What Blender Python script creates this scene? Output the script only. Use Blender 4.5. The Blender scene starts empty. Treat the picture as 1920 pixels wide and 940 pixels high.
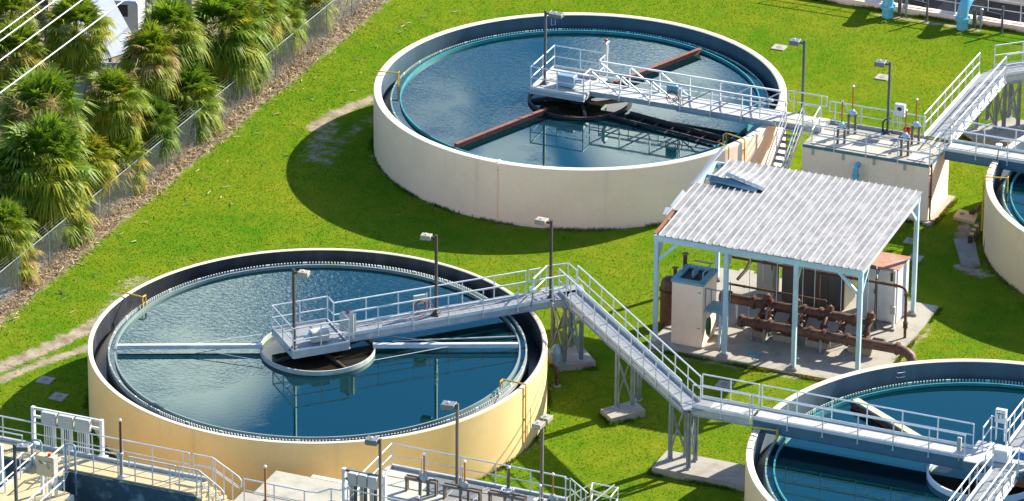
import bpy, math, random
import numpy as np
from math import sin, cos, pi, radians, sqrt, atan2
from mathutils import Vector, Matrix
random.seed(7)
rng = np.random.default_rng(7)
SC = bpy.context.scene
COL = SC.collection

# ------------------------------------------------------------------ camera calibration
F_PX, PITCH, ROLL, CAM_H, HEAD = 10134.5, 0.42248, 0.00789, 94.387, radians(22.5)
c_, s_ = cos(PITCH), sin(PITCH)
_r0, _f0, _u0 = Vector((1, 0, 0)), Vector((0, c_, -s_)), Vector((0, s_, c_))
_rt = _r0 * cos(ROLL) + _u0 * sin(ROLL)
_up = _u0 * cos(ROLL) - _r0 * sin(ROLL)
_Z = Matrix.Rotation(HEAD, 3, 'Z')       # the plant's own grid is turned against the camera
RT, UP, FW = _Z @ _rt, _Z @ _up, _Z @ _f0
CAM = _Z @ Vector((0, -200.0, CAM_H))

def at(px, py, z):
    """the point at height z that the photograph shows at pixel px, py"""
    d = FW + RT * ((px - 960) / F_PX) + UP * ((470 - py) / F_PX)
    t = (z - CAM.z) / d.z
    return CAM + d * t

cam_d = bpy.data.cameras.new('camera')
cam = bpy.data.objects.new('camera', cam_d)
COL.objects.link(cam)
cam.matrix_world = Matrix((
    (RT.x, UP.x, -FW.x, CAM.x), (RT.y, UP.y, -FW.y, CAM.y), (RT.z, UP.z, -FW.z, CAM.z), (0, 0, 0, 1)))
cam_d.sensor_width = 36.0
cam_d.lens = F_PX / 1920 * 36.0
cam_d.clip_start, cam_d.clip_end = 1.0, 6000.0
SC.camera = cam

# ------------------------------------------------------------------ light
SUN_AZ, SUN_EL = radians(31.8), radians(30.6)      # azimuth clockwise from +Y
w = bpy.data.worlds.new('World'); SC.world = w; w.use_nodes = True
nt = w.node_tree; nt.nodes.clear()
N = nt.nodes.new; L = nt.links.new
sky = N('ShaderNodeTexSky'); sky.sky_type = 'NISHITA'; sky.sun_disc = False
sky.sun_elevation = SUN_EL; sky.sun_rotation = SUN_AZ
sky.altitude = 0; sky.air_density = 1.0; sky.dust_density = 0.6; sky.ozone_density = 2.5
hs = N('ShaderNodeHueSaturation'); hs.inputs['Saturation'].default_value = 1.38; hs.inputs['Value'].default_value = 1.0
L(sky.outputs[0], hs.inputs['Color'])
# soft broken cloud in the sky dome: two cloud banks low in the north-west and scattered puffs
tc = N('ShaderNodeTexCoord')
nrm = N('ShaderNodeVectorMath'); nrm.operation = 'NORMALIZE'; L(tc.outputs['Generated'], nrm.inputs[0])
nz = N('ShaderNodeTexNoise'); nz.inputs['Scale'].default_value = 70; nz.inputs['Detail'].default_value = 6; nz.inputs['Roughness'].default_value = 0.6
L(nrm.outputs[0], nz.inputs[0])
def math(op, a, b=None):
    m = N('ShaderNodeMath'); m.operation = op
    for i, x in enumerate((a, b)):
        if x is None: continue
        if isinstance(x, (int, float)): m.inputs[i].default_value = x
        else: L(x, m.inputs[i])
    return m.outputs[0]
def bank(az, el, rad):
    az, el = radians(az), radians(el)
    d = N('ShaderNodeVectorMath'); d.operation = 'DISTANCE'
    L(nrm.outputs[0], d.inputs[0]); d.inputs[1].default_value = (sin(az) * cos(el), cos(az) * cos(el), sin(el))
    r = N('ShaderNodeMapRange'); r.inputs[1].default_value = radians(rad); r.inputs[2].default_value = radians(rad * .45); L(d.outputs['Value'], r.inputs[0])
    return r.outputs[0]
banks = math('MAXIMUM', math('MAXIMUM', bank(-26.4, 24.75, 1.85), math('MULTIPLY', bank(-20.9, 22.7, 1.3), .78)),
             math('MAXIMUM', math('MULTIPLY', bank(-23.6, 22.7, 1.1), .54), math('MULTIPLY', bank(-22.5, 23.4, .8), .62)))
puffs = N('ShaderNodeTexNoise'); puffs.inputs['Scale'].default_value = 5; puffs.inputs['Detail'].default_value = 5; L(nrm.outputs[0], puffs.inputs[0])
pr_ = N('ShaderNodeMapRange'); pr_.inputs[1].default_value = .56; pr_.inputs[2].default_value = .72; pr_.inputs[4].default_value = .55; L(puffs.outputs[0], pr_.inputs[0])
edge = N('ShaderNodeMapRange'); edge.inputs[1].default_value = .48; edge.inputs[2].default_value = .95
L(math('ADD', math('MULTIPLY', banks, .85), math('MULTIPLY', nz.outputs[0], .38)), edge.inputs[0])
mx = N('ShaderNodeMix'); mx.data_type = 'RGBA'
mx.inputs['B'].default_value = (17.5, 14.5, 14.0, 1)
clear = bank(-22.5, 25.0, 14.0)
L(math('MAXIMUM', edge.outputs[0], math('MULTIPLY', pr_.outputs[0], math('SUBTRACT', 1.0, clear))), mx.inputs['Factor']); L(hs.outputs[0], mx.inputs['A'])
bg = N('ShaderNodeBackground'); bg.inputs['Strength'].default_value = 0.092
L(mx.outputs['Result'], bg.inputs[0])
wo = N('ShaderNodeOutputWorld'); L(bg.outputs[0], wo.inputs[0])

sd = bpy.data.lights.new('sun', 'SUN'); sd.energy = 4.6; sd.angle = radians(0.55); sd.color = (1.0, 0.93, 0.80)
so = bpy.data.objects.new('sun', sd); COL.objects.link(so)
to_sun = Vector((sin(SUN_AZ) * cos(SUN_EL), cos(SUN_AZ) * cos(SUN_EL), sin(SUN_EL)))
so.rotation_euler = to_sun.to_track_quat('Z', 'Y').to_euler()
so.location = to_sun * 200
SC.view_settings.view_transform = 'Standard'; SC.view_settings.look = 'None'
SC.view_settings.exposure = 1.5; SC.view_settings.gamma = 1.0
SC.render.engine = 'CYCLES'
SC.cycles.max_bounces = 6
SC.cycles.use_denoising = True

# ------------------------------------------------------------------ materials
def _tree(name):
    m = bpy.data.materials.new(name); m.use_nodes = True
    t = m.node_tree; b = t.nodes['Principled BSDF']
    return m, t, b

def mat(name, col, rough=0.6, metal=0.0, var=0.18, scale=3.0, col2=None, bump=0.0, bscale=30.0, streak=False, spec=0.5, thr=(0.35, 0.7)):
    """plain paint, metal or masonry broken up by two sizes of noise (streak = stretched down the wall)"""
    m, t, b = _tree(name)
    n, l = t.nodes.new, t.links.new
    tc = n('ShaderNodeTexCoord'); mp = n('ShaderNodeMapping')
    if streak: mp.inputs['Scale'].default_value = (1, 1, 0.12)
    l(tc.outputs['Object'], mp.inputs[0])
    nz = n('ShaderNodeTexNoise'); nz.inputs['Scale'].default_value = scale; nz.inputs['Detail'].default_value = 5; nz.inputs['Roughness'].default_value = 0.62
    l(mp.outputs[0], nz.inputs[0])
    r = n('ShaderNodeMapRange'); r.inputs[1].default_value = thr[0]; r.inputs[2].default_value = thr[1]
    l(nz.outputs[0], r.inputs[0])
    mix = n('ShaderNodeMix'); mix.data_type = 'RGBA'
    a = [c * (1 - var) for c in col]; bb = list(col2) if col2 else [min(1, c * (1 + var)) for c in col]
    mix.inputs['A'].default_value = (*a, 1); mix.inputs['B'].default_value = (*bb, 1)
    if col2: mix.inputs['A'].default_value = (*col, 1)
    l(r.outputs[0], mix.inputs['Factor']); l(mix.outputs['Result'], b.inputs['Base Color'])
    b.inputs['Roughness'].default_value = rough; b.inputs['Metallic'].default_value = metal
    b.inputs['Specular IOR Level'].default_value = spec
    if bump:
        n2 = n('ShaderNodeTexNoise'); n2.inputs['Scale'].default_value = bscale; n2.inputs['Detail'].default_value = 4
        l(tc.outputs['Object'], n2.inputs[0])
        bp = n('ShaderNodeBump'); bp.inputs['Strength'].default_value = bump; bp.inputs['Distance'].default_value = 0.02
        l(n2.outputs[0], bp.inputs['Height']); l(bp.outputs[0], b.inputs['Normal'])
    return m

M = {}
M['alu'] = mat('aluminium', (.60, .62, .62), .5, .15, .10, 2.0)
M['alu_dull'] = mat('weathered_aluminium', (.40, .43, .45), .5, .35, .14, 2.5)
M['galv'] = mat('galvanised_steel', (.25, .28, .30), .5, .4, .2, 4.0)
M['deck_alu'] = mat('walkway_plank', (.235, .245, .25), .55, .15, .12, 1.5)
M['deck_white'] = mat('bleached_plank', (.42, .41, .38), .6, .1, .12, 1.5)
M['steel_blue'] = mat('painted_blue_grey_steel', (.075, .16, .21), .5, .1, .12, 2.0)
M['canopy_steel'] = mat('pale_blue_steel_paint', (.40, .55, .62), .5, .05, .10, 1.2)
M['rust'] = mat('rust_brown_pipe', (.060, .026, .016), .6, .0, .3, 4.0, col2=(.15, .062, .030))
M['rust_beam'] = mat('rusted_red_beam', (.16, .045, .030), .75, 0, .3, 5.0, col2=(.25, .09, .06))
M['rust_dark'] = mat('blackened_rust', (.020, .016, .014), .7, 0, .3, 5.0, col2=(.06, .03, .022))
M['rust_orange'] = mat('orange_rust', (.34, .12, .045), .8, 0, .3, 3.0, col2=(.22, .075, .03))
def wall_mat(name, col):
    m, t, b = _tree(name); n, l = t.nodes.new, t.links.new
    tc = n('ShaderNodeTexCoord')
    def ns(scale, sc, d=5):
        mp = n('ShaderNodeMapping'); mp.inputs['Scale'].default_value = sc; l(tc.outputs['Object'], mp.inputs[0])
        x = n('ShaderNodeTexNoise'); x.inputs['Scale'].default_value = scale; x.inputs['Detail'].default_value = d; x.inputs['Roughness'].default_value = .6
        l(mp.outputs[0], x.inputs[0]); return x.outputs[0]
    def rng_(x, a, b_, c, d):
        r = n('ShaderNodeMapRange'); r.inputs[1].default_value = a; r.inputs[2].default_value = b_; r.inputs[3].default_value = c; r.inputs[4].default_value = d; l(x, r.inputs[0]); return r.outputs[0]
    cur = None
    sx = n('ShaderNodeSeparateXYZ'); l(tc.outputs['Object'], sx.inputs[0])
    base_z = rng_(sx.outputs['Z'], 0.0, .5, .0, 1.0)
    layers = [rng_(ns(.35, (1, 1, 1)), .3, .7, .90, 1.06), rng_(ns(2.6, (1, 1, .05)), .58, .75, 1.0, .90), rng_(ns(7, (1, 1, 1)), .3, .7, .97, 1.03)]
    splash = n('ShaderNodeMath'); splash.operation = 'ADD'; l(base_z, splash.inputs[0]); l(ns(3.0, (1, 1, .6)), splash.inputs[1]); layers.append(rng_(splash.outputs[0], .45, .8, .80, 1.0))
    wv = n('ShaderNodeMath'); wv.operation = 'PINGPONG'; wv.inputs[1].default_value = .46; l(sx.outputs['Z'], wv.inputs[0]); layers.append(rng_(wv.outputs[0], .0, .012, .95, 1.0))
    for x in layers:
        if cur is None: cur = x
        else:
            mm = n('ShaderNodeMath'); mm.operation = 'MULTIPLY'; l(cur, mm.inputs[0]); l(x, mm.inputs[1]); cur = mm.outputs[0]
    mix = n('ShaderNodeMix'); mix.data_type = 'RGBA'; mix.blend_type = 'MULTIPLY'; mix.inputs['Factor'].default_value = 1
    mix.inputs['A'].default_value = (*col, 1); l(cur, mix.inputs['B']); l(mix.outputs['Result'], b.inputs['Base Color'])
    b.inputs['Roughness'].default_value = .85; b.inputs['Specular IOR Level'].default_value = .2
    return m
M['wall_tan'] = wall_mat('tan_wall_paint', (.72, .515, .235))
M['wall_beige'] = wall_mat('beige_wall_paint', (.96, .70, .525))
M['wall_cream'] = wall_mat('cream_wall_paint', (.82, .60, .35))
M['rim_white'] = mat('bleached_rim', (.62, .53, .39), .75, 0, .08, 3.0)
M['lining_black'] = mat('stained_tank_lining', (.014, .018, .024), .55, 0, .2, 1.6, col2=(.05, .062, .075), streak=True, thr=(.45, .8))
M['lining_blue'] = mat('blue_grey_tank_lining', (.048, .095, .125), .6, 0, .15, 1.2, streak=True)
M['lining_grey'] = mat('grey_tank_lining', (.085, .13, .155), .65, 0, .15, 1.2, streak=True)
M['trough'] = mat('wet_trough', (.010, .012, .014), .25, 0, .3, 2.0, bump=.1)
M['trough_grey'] = mat('grey_trough', (.06, .075, .085), .5, 0, .25, 2.0)
M['baffle_grey'] = mat('algae_grey_fibreglass', (.19, .24, .24), .5, 0, .15, 3.0, col2=(.16, .20, .10), thr=(.5, .75))
M['baffle_white'] = mat('chalky_baffle', (.42, .44, .38), .55, 0, .15, 3.0)
M['baffle_teal'] = mat('teal_fibreglass', (.03, .24, .27), .45, 0, .15, 3.0)
M['weir_grey'] = mat('weir_plate', (.55, .57, .55), .5, 0, .3, 9.0, col2=(.36, .40, .34))
M['weir_teal'] = mat('teal_weir_plate', (.22, .44, .40), .5, 0, .3, 9.0, col2=(.55, .58, .46))
M['yellow'] = mat('yellow_pipe_paint', (.60, .36, .035), .5, 0, .1, 3.0)
M['concrete'] = mat('concrete', (.31, .285, .235), .85, 0, .16, 1.4, col2=(.19, .165, .13), thr=(.5, .8), bump=.12)
M['concrete_dk'] = mat('dark_concrete', (.22, .21, .185), .85, 0, .2, 1.5, bump=.12)  # darker concrete for lids, one slab and some panels
M['deck_yellow'] = mat('sun_bleached_deck', (.44, .35, .19), .85, 0, .10, 1.6, bump=.1)
M['slab_stain'] = mat('lichen_stained_concrete', (.36, .34, .27), .85, 0, .2, 1.6, col2=(.23, .23, .18), bump=.1, thr=(.45, .75))
M['cover'] = mat('deck_cover_panel', (.42, .40, .33), .8, 0, .1, 2.0, col2=(.40, .33, .22), thr=(.5, .7))
M['white'] = mat('white_paint', (.58, .59, .59), .5, 0, .08, 2.0)
M['panel_grey'] = mat('grey_enclosure', (.42, .42, .38), .5, .1, .06, 2.0)
M['panel_tan'] = mat('tan_enclosure', (.52, .42, .25), .5, 0, .06, 2.0)
M['panel_dark'] = mat('brown_grey_cabinet', (.12, .11, .095), .45, .2, .25, 2.0, streak=True)
M['steel_bright'] = mat('stainless_box', (.42, .44, .45), .35, .7, .1, 2.0)
M['bronze'] = mat('bronze_lamp_paint', (.060, .050, .045), .5, .2, .1, 3.0)
M['slate'] = mat('slate_lamp_paint', (.075, .09, .10), .5, .2, .1, 3.0)
M['lamp_tan'] = mat('sunlit_lamp_head', (.33, .29, .22), .6, 0, .1, 3.0)  # paler than the bronze poles: sunlight on the heads put into the colour
M['lamp_grey'] = mat('grey_lamp_head', (.15, .16, .165), .55, .1, .1, 3.0)
M['lens'] = mat('lamp_lens', (.03, .035, .04), .2, 0, .1, 3.0)
M['red'] = mat('red_plastic', (.50, .02, .015), .45, 0, .1, 3.0)
M['orange'] = mat('orange_stem_cover', (.42, .14, .03), .55, 0, .1, 3.0)
M['maroon'] = mat('maroon_stem_cover', (.11, .035, .03), .5, 0, .1, 3.0)
M['cap'] = mat('white_cap', (.75, .77, .80), .4, 0, .04, 3.0)
M['valve_blue'] = mat('pale_blue_valve', (.30, .46, .54), .5, .05, .1, 5.0)
M['valve_grey'] = mat('grey_gearbox', (.26, .30, .32), .5, .2, .15, 6.0)
M['post_brown'] = mat('weathered_post', (.13, .105, .08), .7, 0, .2, 5.0)
M['blue_pipe'] = mat('sky_blue_pipe_paint', (.13, .42, .55), .4, 0, .06, 3.0)
M['teal_steel'] = mat('teal_steel_paint', (.16, .33, .38), .5, .1, .15, 2.0)
M['crust'] = mat('crusted_trough', (.50, .45, .32), .8, 0, .2, 5.0, col2=(.34, .29, .13), thr=(.45, .7))
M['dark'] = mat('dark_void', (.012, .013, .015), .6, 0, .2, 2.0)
M['black'] = mat('black_rubber', (.018, .018, .02), .5, 0, .1, 4.0)
M['hose_green'] = mat('green_hose', (.015, .13, .05), .45, 0, .1, 4.0)
M['hose_red'] = mat('dull_red_hose', (.30, .06, .045), .5, 0, .1, 4.0)
M['purple'] = mat('purple_plastic', (.13, .12, .27), .5, 0, .1, 3.0)
M['hazard'] = mat('hazard_yellow', (.55, .42, .02), .5, 0, .05, 3.0)
M['blue_tarp'] = mat('blue_tarp', (.07, .21, .36), .5, 0, .2, 1.5)
M['grey_tarp'] = mat('grey_sheet', (.20, .27, .30), .6, 0, .25, 1.5)
M['roof_white'] = mat('white_roof_sheet', (.42, .44, .45), .5, .1, .08, 1.0)
M['fence_grey'] = mat('weathered_board', (.24, .22, .21), .85, 0, .25, 1.2, streak=True)
M['shed_dark'] = mat('dark_wall_sheet', (.05, .05, .055), .7, 0, .3, 1.0, streak=True)
M['brown_panel'] = mat('brown_wall_panel', (.055, .043, .040), .6, 0, .15, .8)
M['barb'] = mat('dull_wire', (.07, .075, .08), .7, 0, .1, 2.0)
M['wire'] = mat('white_cable', (.75, .73, .70), .5, 0, .05, 1.0)
M['trunk'] = mat('palm_trunk', (.17, .105, .05), .9, 0, .3, 6.0, bump=.6, bscale=9)
M['hoop_blue'] = mat('blue_grey_pipe_paint', (.17, .28, .38), .45, .1, .1, 3.0)
M['basin_wall'] = mat('stained_basin_wall', (.035, .075, .10), .6, 0, .3, 1.8, col2=(.22, .32, .36), thr=(.52, .78))
M['motor_blue'] = mat('blue_motor_paint', (.04, .16, .36), .45, .1, .1, 3.0)

def roof_mat():
    m, t, b = _tree('weathered_roof_sheet'); n, l = t.nodes.new, t.links.new
    tc = n('ShaderNodeTexCoord')
    mp = n('ShaderNodeMapping'); mp.inputs['Scale'].default_value = (2.2, 1.5, 1); l(tc.outputs['Object'], mp.inputs[0])
    nz = n('ShaderNodeTexNoise'); nz.inputs['Scale'].default_value = 1.3; nz.inputs['Detail'].default_value = 3; nz.inputs['Distortion'].default_value = .6
    l(mp.outputs[0], nz.inputs[0])
    mp2 = n('ShaderNodeMapping'); mp2.inputs['Scale'].default_value = (3.5, 1.1, 1); l(tc.outputs['Object'], mp2.inputs[0])
    n2 = n('ShaderNodeTexNoise'); n2.inputs['Scale'].default_value = 1.2; n2.inputs['Detail'].default_value = 5; l(mp2.outputs[0], n2.inputs[0])
    cr = n('ShaderNodeValToRGB'); e = cr.color_ramp.elements
    e[0].position = .40; e[0].color = (.115, .117, .122, 1); e[1].position = .64; e[1].color = (.265, .265, .265, 1)
    mx = n('ShaderNodeMix'); mx.data_type = 'FLOAT'; mx.inputs['Factor'].default_value = .45
    l(nz.outputs[0], mx.inputs['A']); l(n2.outputs[0], mx.inputs['B']); l(mx.outputs[0], cr.inputs[0])
    l(cr.outputs[0], b.inputs['Base Color']); b.inputs['Roughness'].default_value = .5; b.inputs['Metallic'].default_value = .15
    bp = n('ShaderNodeBump'); bp.inputs['Strength'].default_value = .12; bp.inputs['Distance'].default_value = .03
    l(nz.outputs[0], bp.inputs['Height']); l(bp.outputs[0], b.inputs['Normal'])
    return m
M['rust_top'] = mat('rusting_cabinet_top', (.36, .30, .25), .7, 0, .2, 1.3, col2=(.36, .14, .06), thr=(.35, .6))
M['roof'] = roof_mat()
M['roof_rib_lit'] = mat('roof_rib_lit', (.40, .41, .42), .5, .05, .1, 2.0)  # paler than the sheets: sunlight caught by the ribs put into the colour

def water_mat(name, body, ripple=.5, calm=(0, 0), ior=1.66):
    """still water that the wind roughens on the exposed side of a tank"""
    m, t, b = _tree(name); n, l = t.nodes.new, t.links.new
    tc = n('ShaderNodeTexCoord')
    mp = n('ShaderNodeMapping'); mp.inputs['Rotation'].default_value = (0, 0, .35); mp.inputs['Scale'].default_value = (1.0, 1.5, 1)
    l(tc.outputs['Object'], mp.inputs[0])
    n1 = n('ShaderNodeTexNoise'); n1.inputs['Scale'].default_value = 4.2; n1.inputs['Detail'].default_value = 5; n1.inputs['Roughness'].default_value = .52; n1.inputs['Distortion'].default_value = .9
    l(mp.outputs[0], n1.inputs[0])
    n2 = n('ShaderNodeTexNoise'); n2.inputs['Scale'].default_value = .28; n2.inputs['Detail'].default_value = 3; l(tc.outputs['Object'], n2.inputs[0])
    dt = n('ShaderNodeVectorMath'); dt.operation = 'DOT_PRODUCT'; dt.inputs[1].default_value = (calm[0], calm[1], 0); l(tc.outputs['Object'], dt.inputs[0])
    ad = n('ShaderNodeMath'); ad.operation = 'ADD'; l(n2.outputs[0], ad.inputs[0]); l(dt.outputs['Value'], ad.inputs[1])
    r = n('ShaderNodeMapRange'); r.inputs[1].default_value = .36; r.inputs[2].default_value = .66; r.inputs[3].default_value = .05; r.inputs[4].default_value = 1.0
    l(ad.outputs[0], r.inputs[0])
    s = n('ShaderNodeMath'); s.operation = 'MULTIPLY'; s.inputs[1].default_value = ripple; l(r.outputs[0], s.inputs[0])
    bp = n('ShaderNodeBump'); bp.inputs['Distance'].default_value = .035
    l(s.outputs[0], bp.inputs['Strength']); l(n1.outputs[0], bp.inputs['Height']); l(bp.outputs[0], b.inputs['Normal'])
    b.inputs['Base Color'].default_value = (*body, 1); b.inputs['Roughness'].default_value = .015; b.inputs['IOR'].default_value = ior
    b.inputs['Specular Tint'].default_value = (.12, 1.0, .90, 1)
    return m
M['water'] = water_mat('tank_water', (.0004, .013, .016), .095, (-.030, .030))
M['water_wind'] = water_mat('rippled_tank_water', (.0004, .014, .018), .075, (-.012, .018))
M['water_calm'] = water_mat('calm_tank_water', (.0004, .015, .018), .012, (-.02, .02))
M['water_brown'] = water_mat('murky_water', (.022, .016, .010), .02, ior=1.45)
M['water_black'] = water_mat('dark_basin_water', (.010, .013, .012), .1, ior=1.33)

def leaf_mat(name):
    m, t, b = _tree(name); n, l = t.nodes.new, t.links.new
    a = n('ShaderNodeAttribute'); a.attribute_name = 'tone'
    cr = n('ShaderNodeValToRGB'); e = cr.color_ramp.elements
    e[0].position = 0; e[0].color = (.030, .090, .010, 1); e[1].position = 1; e[1].color = (.34, .25, .14, 1)
    for p, c in ((.30, (.135, .225, .013)), (.55, (.32, .33, .015)), (.75, (.36, .25, .015))):
        x = e.new(p); x.color = (*c, 1)
    l(a.outputs['Fac'], cr.inputs[0]); l(cr.outputs[0], b.inputs['Base Color']); b.inputs['Roughness'].default_value = .55; b.inputs['Specular IOR Level'].default_value = .25
    tr = n('ShaderNodeBsdfTranslucent'); l(cr.outputs[0], tr.inputs[0])
    mx = n('ShaderNodeMixShader'); mx.inputs[0].default_value = .40
    l(b.outputs[0], mx.inputs[1]); l(tr.outputs[0], mx.inputs[2]); l(mx.outputs[0], t.nodes['Material Output'].inputs['Surface'])
    return m
M['leaf'] = leaf_mat('palm_leaf')

def litter_mat():
    m, t, b = _tree('dry_litter'); n, l = t.nodes.new, t.links.new
    a = n('ShaderNodeAttribute'); a.attribute_name = 'tone'
    cr = n('ShaderNodeValToRGB'); e = cr.color_ramp.elements
    e[0].position = 0; e[0].color = (.11, .068, .036, 1); e[1].position = 1; e[1].color = (.54, .42, .26, 1)
    x = e.new(.5); x.color = (.27, .18, .09, 1)
    l(a.outputs['Fac'], cr.inputs[0]); l(cr.outputs[0], b.inputs['Base Color']); b.inputs['Roughness'].default_value = .9
    return m
M['litter'] = litter_mat()

def grass_blade_mat():
    m, t, b = _tree('grass_blade'); n, l = t.nodes.new, t.links.new
    a = n('ShaderNodeAttribute'); a.attribute_name = 'tone'
    cr = n('ShaderNodeValToRGB'); e = cr.color_ramp.elements
    e[0].position = 0; e[0].color = (.044, .150, .007, 1); e[1].position = 1; e[1].color = (.27, .245, .022, 1)
    x = e.new(.5); x.color = (.112, .204, .008, 1)
    l(a.outputs['Fac'], cr.inputs[0]); l(cr.outputs[0], b.inputs['Base Color']); b.inputs['Roughness'].default_value = .9; b.inputs['Specular IOR Level'].default_value = .0
    ge = n('ShaderNodeNewGeometry'); nm = n('ShaderNodeMix'); nm.data_type = 'VECTOR'; nm.inputs['Factor'].default_value = .72
    nm.inputs['B'].default_value = (0, 0, 1); l(ge.outputs['Normal'], nm.inputs['A'])     # a mown sward shades as one soft surface
    l(nm.outputs['Result'], b.inputs['Normal'])
    tr = n('ShaderNodeBsdfTranslucent'); l(cr.outputs[0], tr.inputs[0])
    mx = n('ShaderNodeMixShader'); mx.inputs[0].default_value = .22
    l(b.outputs[0], mx.inputs[1]); l(tr.outputs[0], mx.inputs[2]); l(mx.outputs[0], t.nodes['Material Output'].inputs['Surface'])
    return m
M['blade'] = grass_blade_mat()

def ground_mat():
    m, t, b = _tree('lawn_and_dirt'); n, l = t.nodes.new, t.links.new
    tc = n('ShaderNodeTexCoord')
    def noise(s, d=4, r=.6):
        x = n('ShaderNodeTexNoise'); x.inputs['Scale'].default_value = s; x.inputs['Detail'].default_value = d; x.inputs['Roughness'].default_value = r
        l(tc.outputs['Object'], x.inputs[0]); return x
    big = noise(.16, 3); mid = noise(1.3, 5, .65); fine = noise(14, 4, .7)
    ra = n('ShaderNodeValToRGB'); e = ra.color_ramp.elements
    e[0].position = .36; e[0].color = (.060, .158, .007, 1); e[1].position = .68; e[1].color = (.185, .205, .013, 1)
    m1 = n('ShaderNodeMix'); m1.data_type = 'FLOAT'; m1.inputs['Factor'].default_value = .42
    l(big.outputs[0], m1.inputs['A']); l(mid.outputs[0], m1.inputs['B']); l(m1.outputs[0], ra.inputs[0])
    m2 = n('ShaderNodeMix'); m2.data_type = 'RGBA'; m2.blend_type = 'MULTIPLY'; m2.inputs['Factor'].default_value = .55
    rf = n('ShaderNodeMapRange'); rf.inputs[1].default_value = .3; rf.inputs[2].default_value = .7; rf.inputs[3].default_value = .82; rf.inputs[4].default_value = 1.14
    l(fine.outputs[0], rf.inputs[0]); l(ra.outputs[0], m2.inputs['A']); l(rf.outputs[0], m2.inputs['B'])
    at_ = n('ShaderNodeAttribute'); at_.attribute_name = 'dirt'
    dn = n('ShaderNodeMath'); dn.operation = 'ADD'
    dm = n('ShaderNodeMapRange'); dm.inputs[1].default_value = .3; dm.inputs[2].default_value = .7; dm.inputs[3].default_value = -.45; dm.inputs[4].default_value = .45
    d3 = noise(2.2, 6, .7); l(d3.outputs[0], dm.inputs[0])
    l(at_.outputs['Fac'], dn.inputs[0]); l(dm.outputs[0], dn.inputs[1])
    ds = n('ShaderNodeMapRange'); ds.inputs[1].default_value = .35; ds.inputs[2].default_value = .72; l(dn.outputs[0], ds.inputs[0])
    rd = n('ShaderNodeValToRGB'); e = rd.color_ramp.elements
    e[0].position = .3; e[0].color = (.16, .115, .065, 1); e[1].position = .7; e[1].color = (.40, .34, .25, 1)
    l(mid.outputs[0], rd.inputs[0])
    m3 = n('ShaderNodeMix'); m3.data_type = 'RGBA'
    l(ds.outputs[0], m3.inputs['Factor']); l(m2.outputs['Result'], m3.inputs['A']); l(rd.outputs[0], m3.inputs['B'])
    l(m3.outputs['Result'], b.inputs['Base Color']); b.inputs['Roughness'].default_value = .9; b.inputs['Specular IOR Level'].default_value = .0
    bp = n('ShaderNodeBump'); bp.inputs['Strength'].default_value = .6; bp.inputs['Distance'].default_value = .05
    l(fine.outputs[0], bp.inputs['Height']); l(bp.outputs[0], b.inputs['Normal'])
    return m
M['ground'] = ground_mat()

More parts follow.
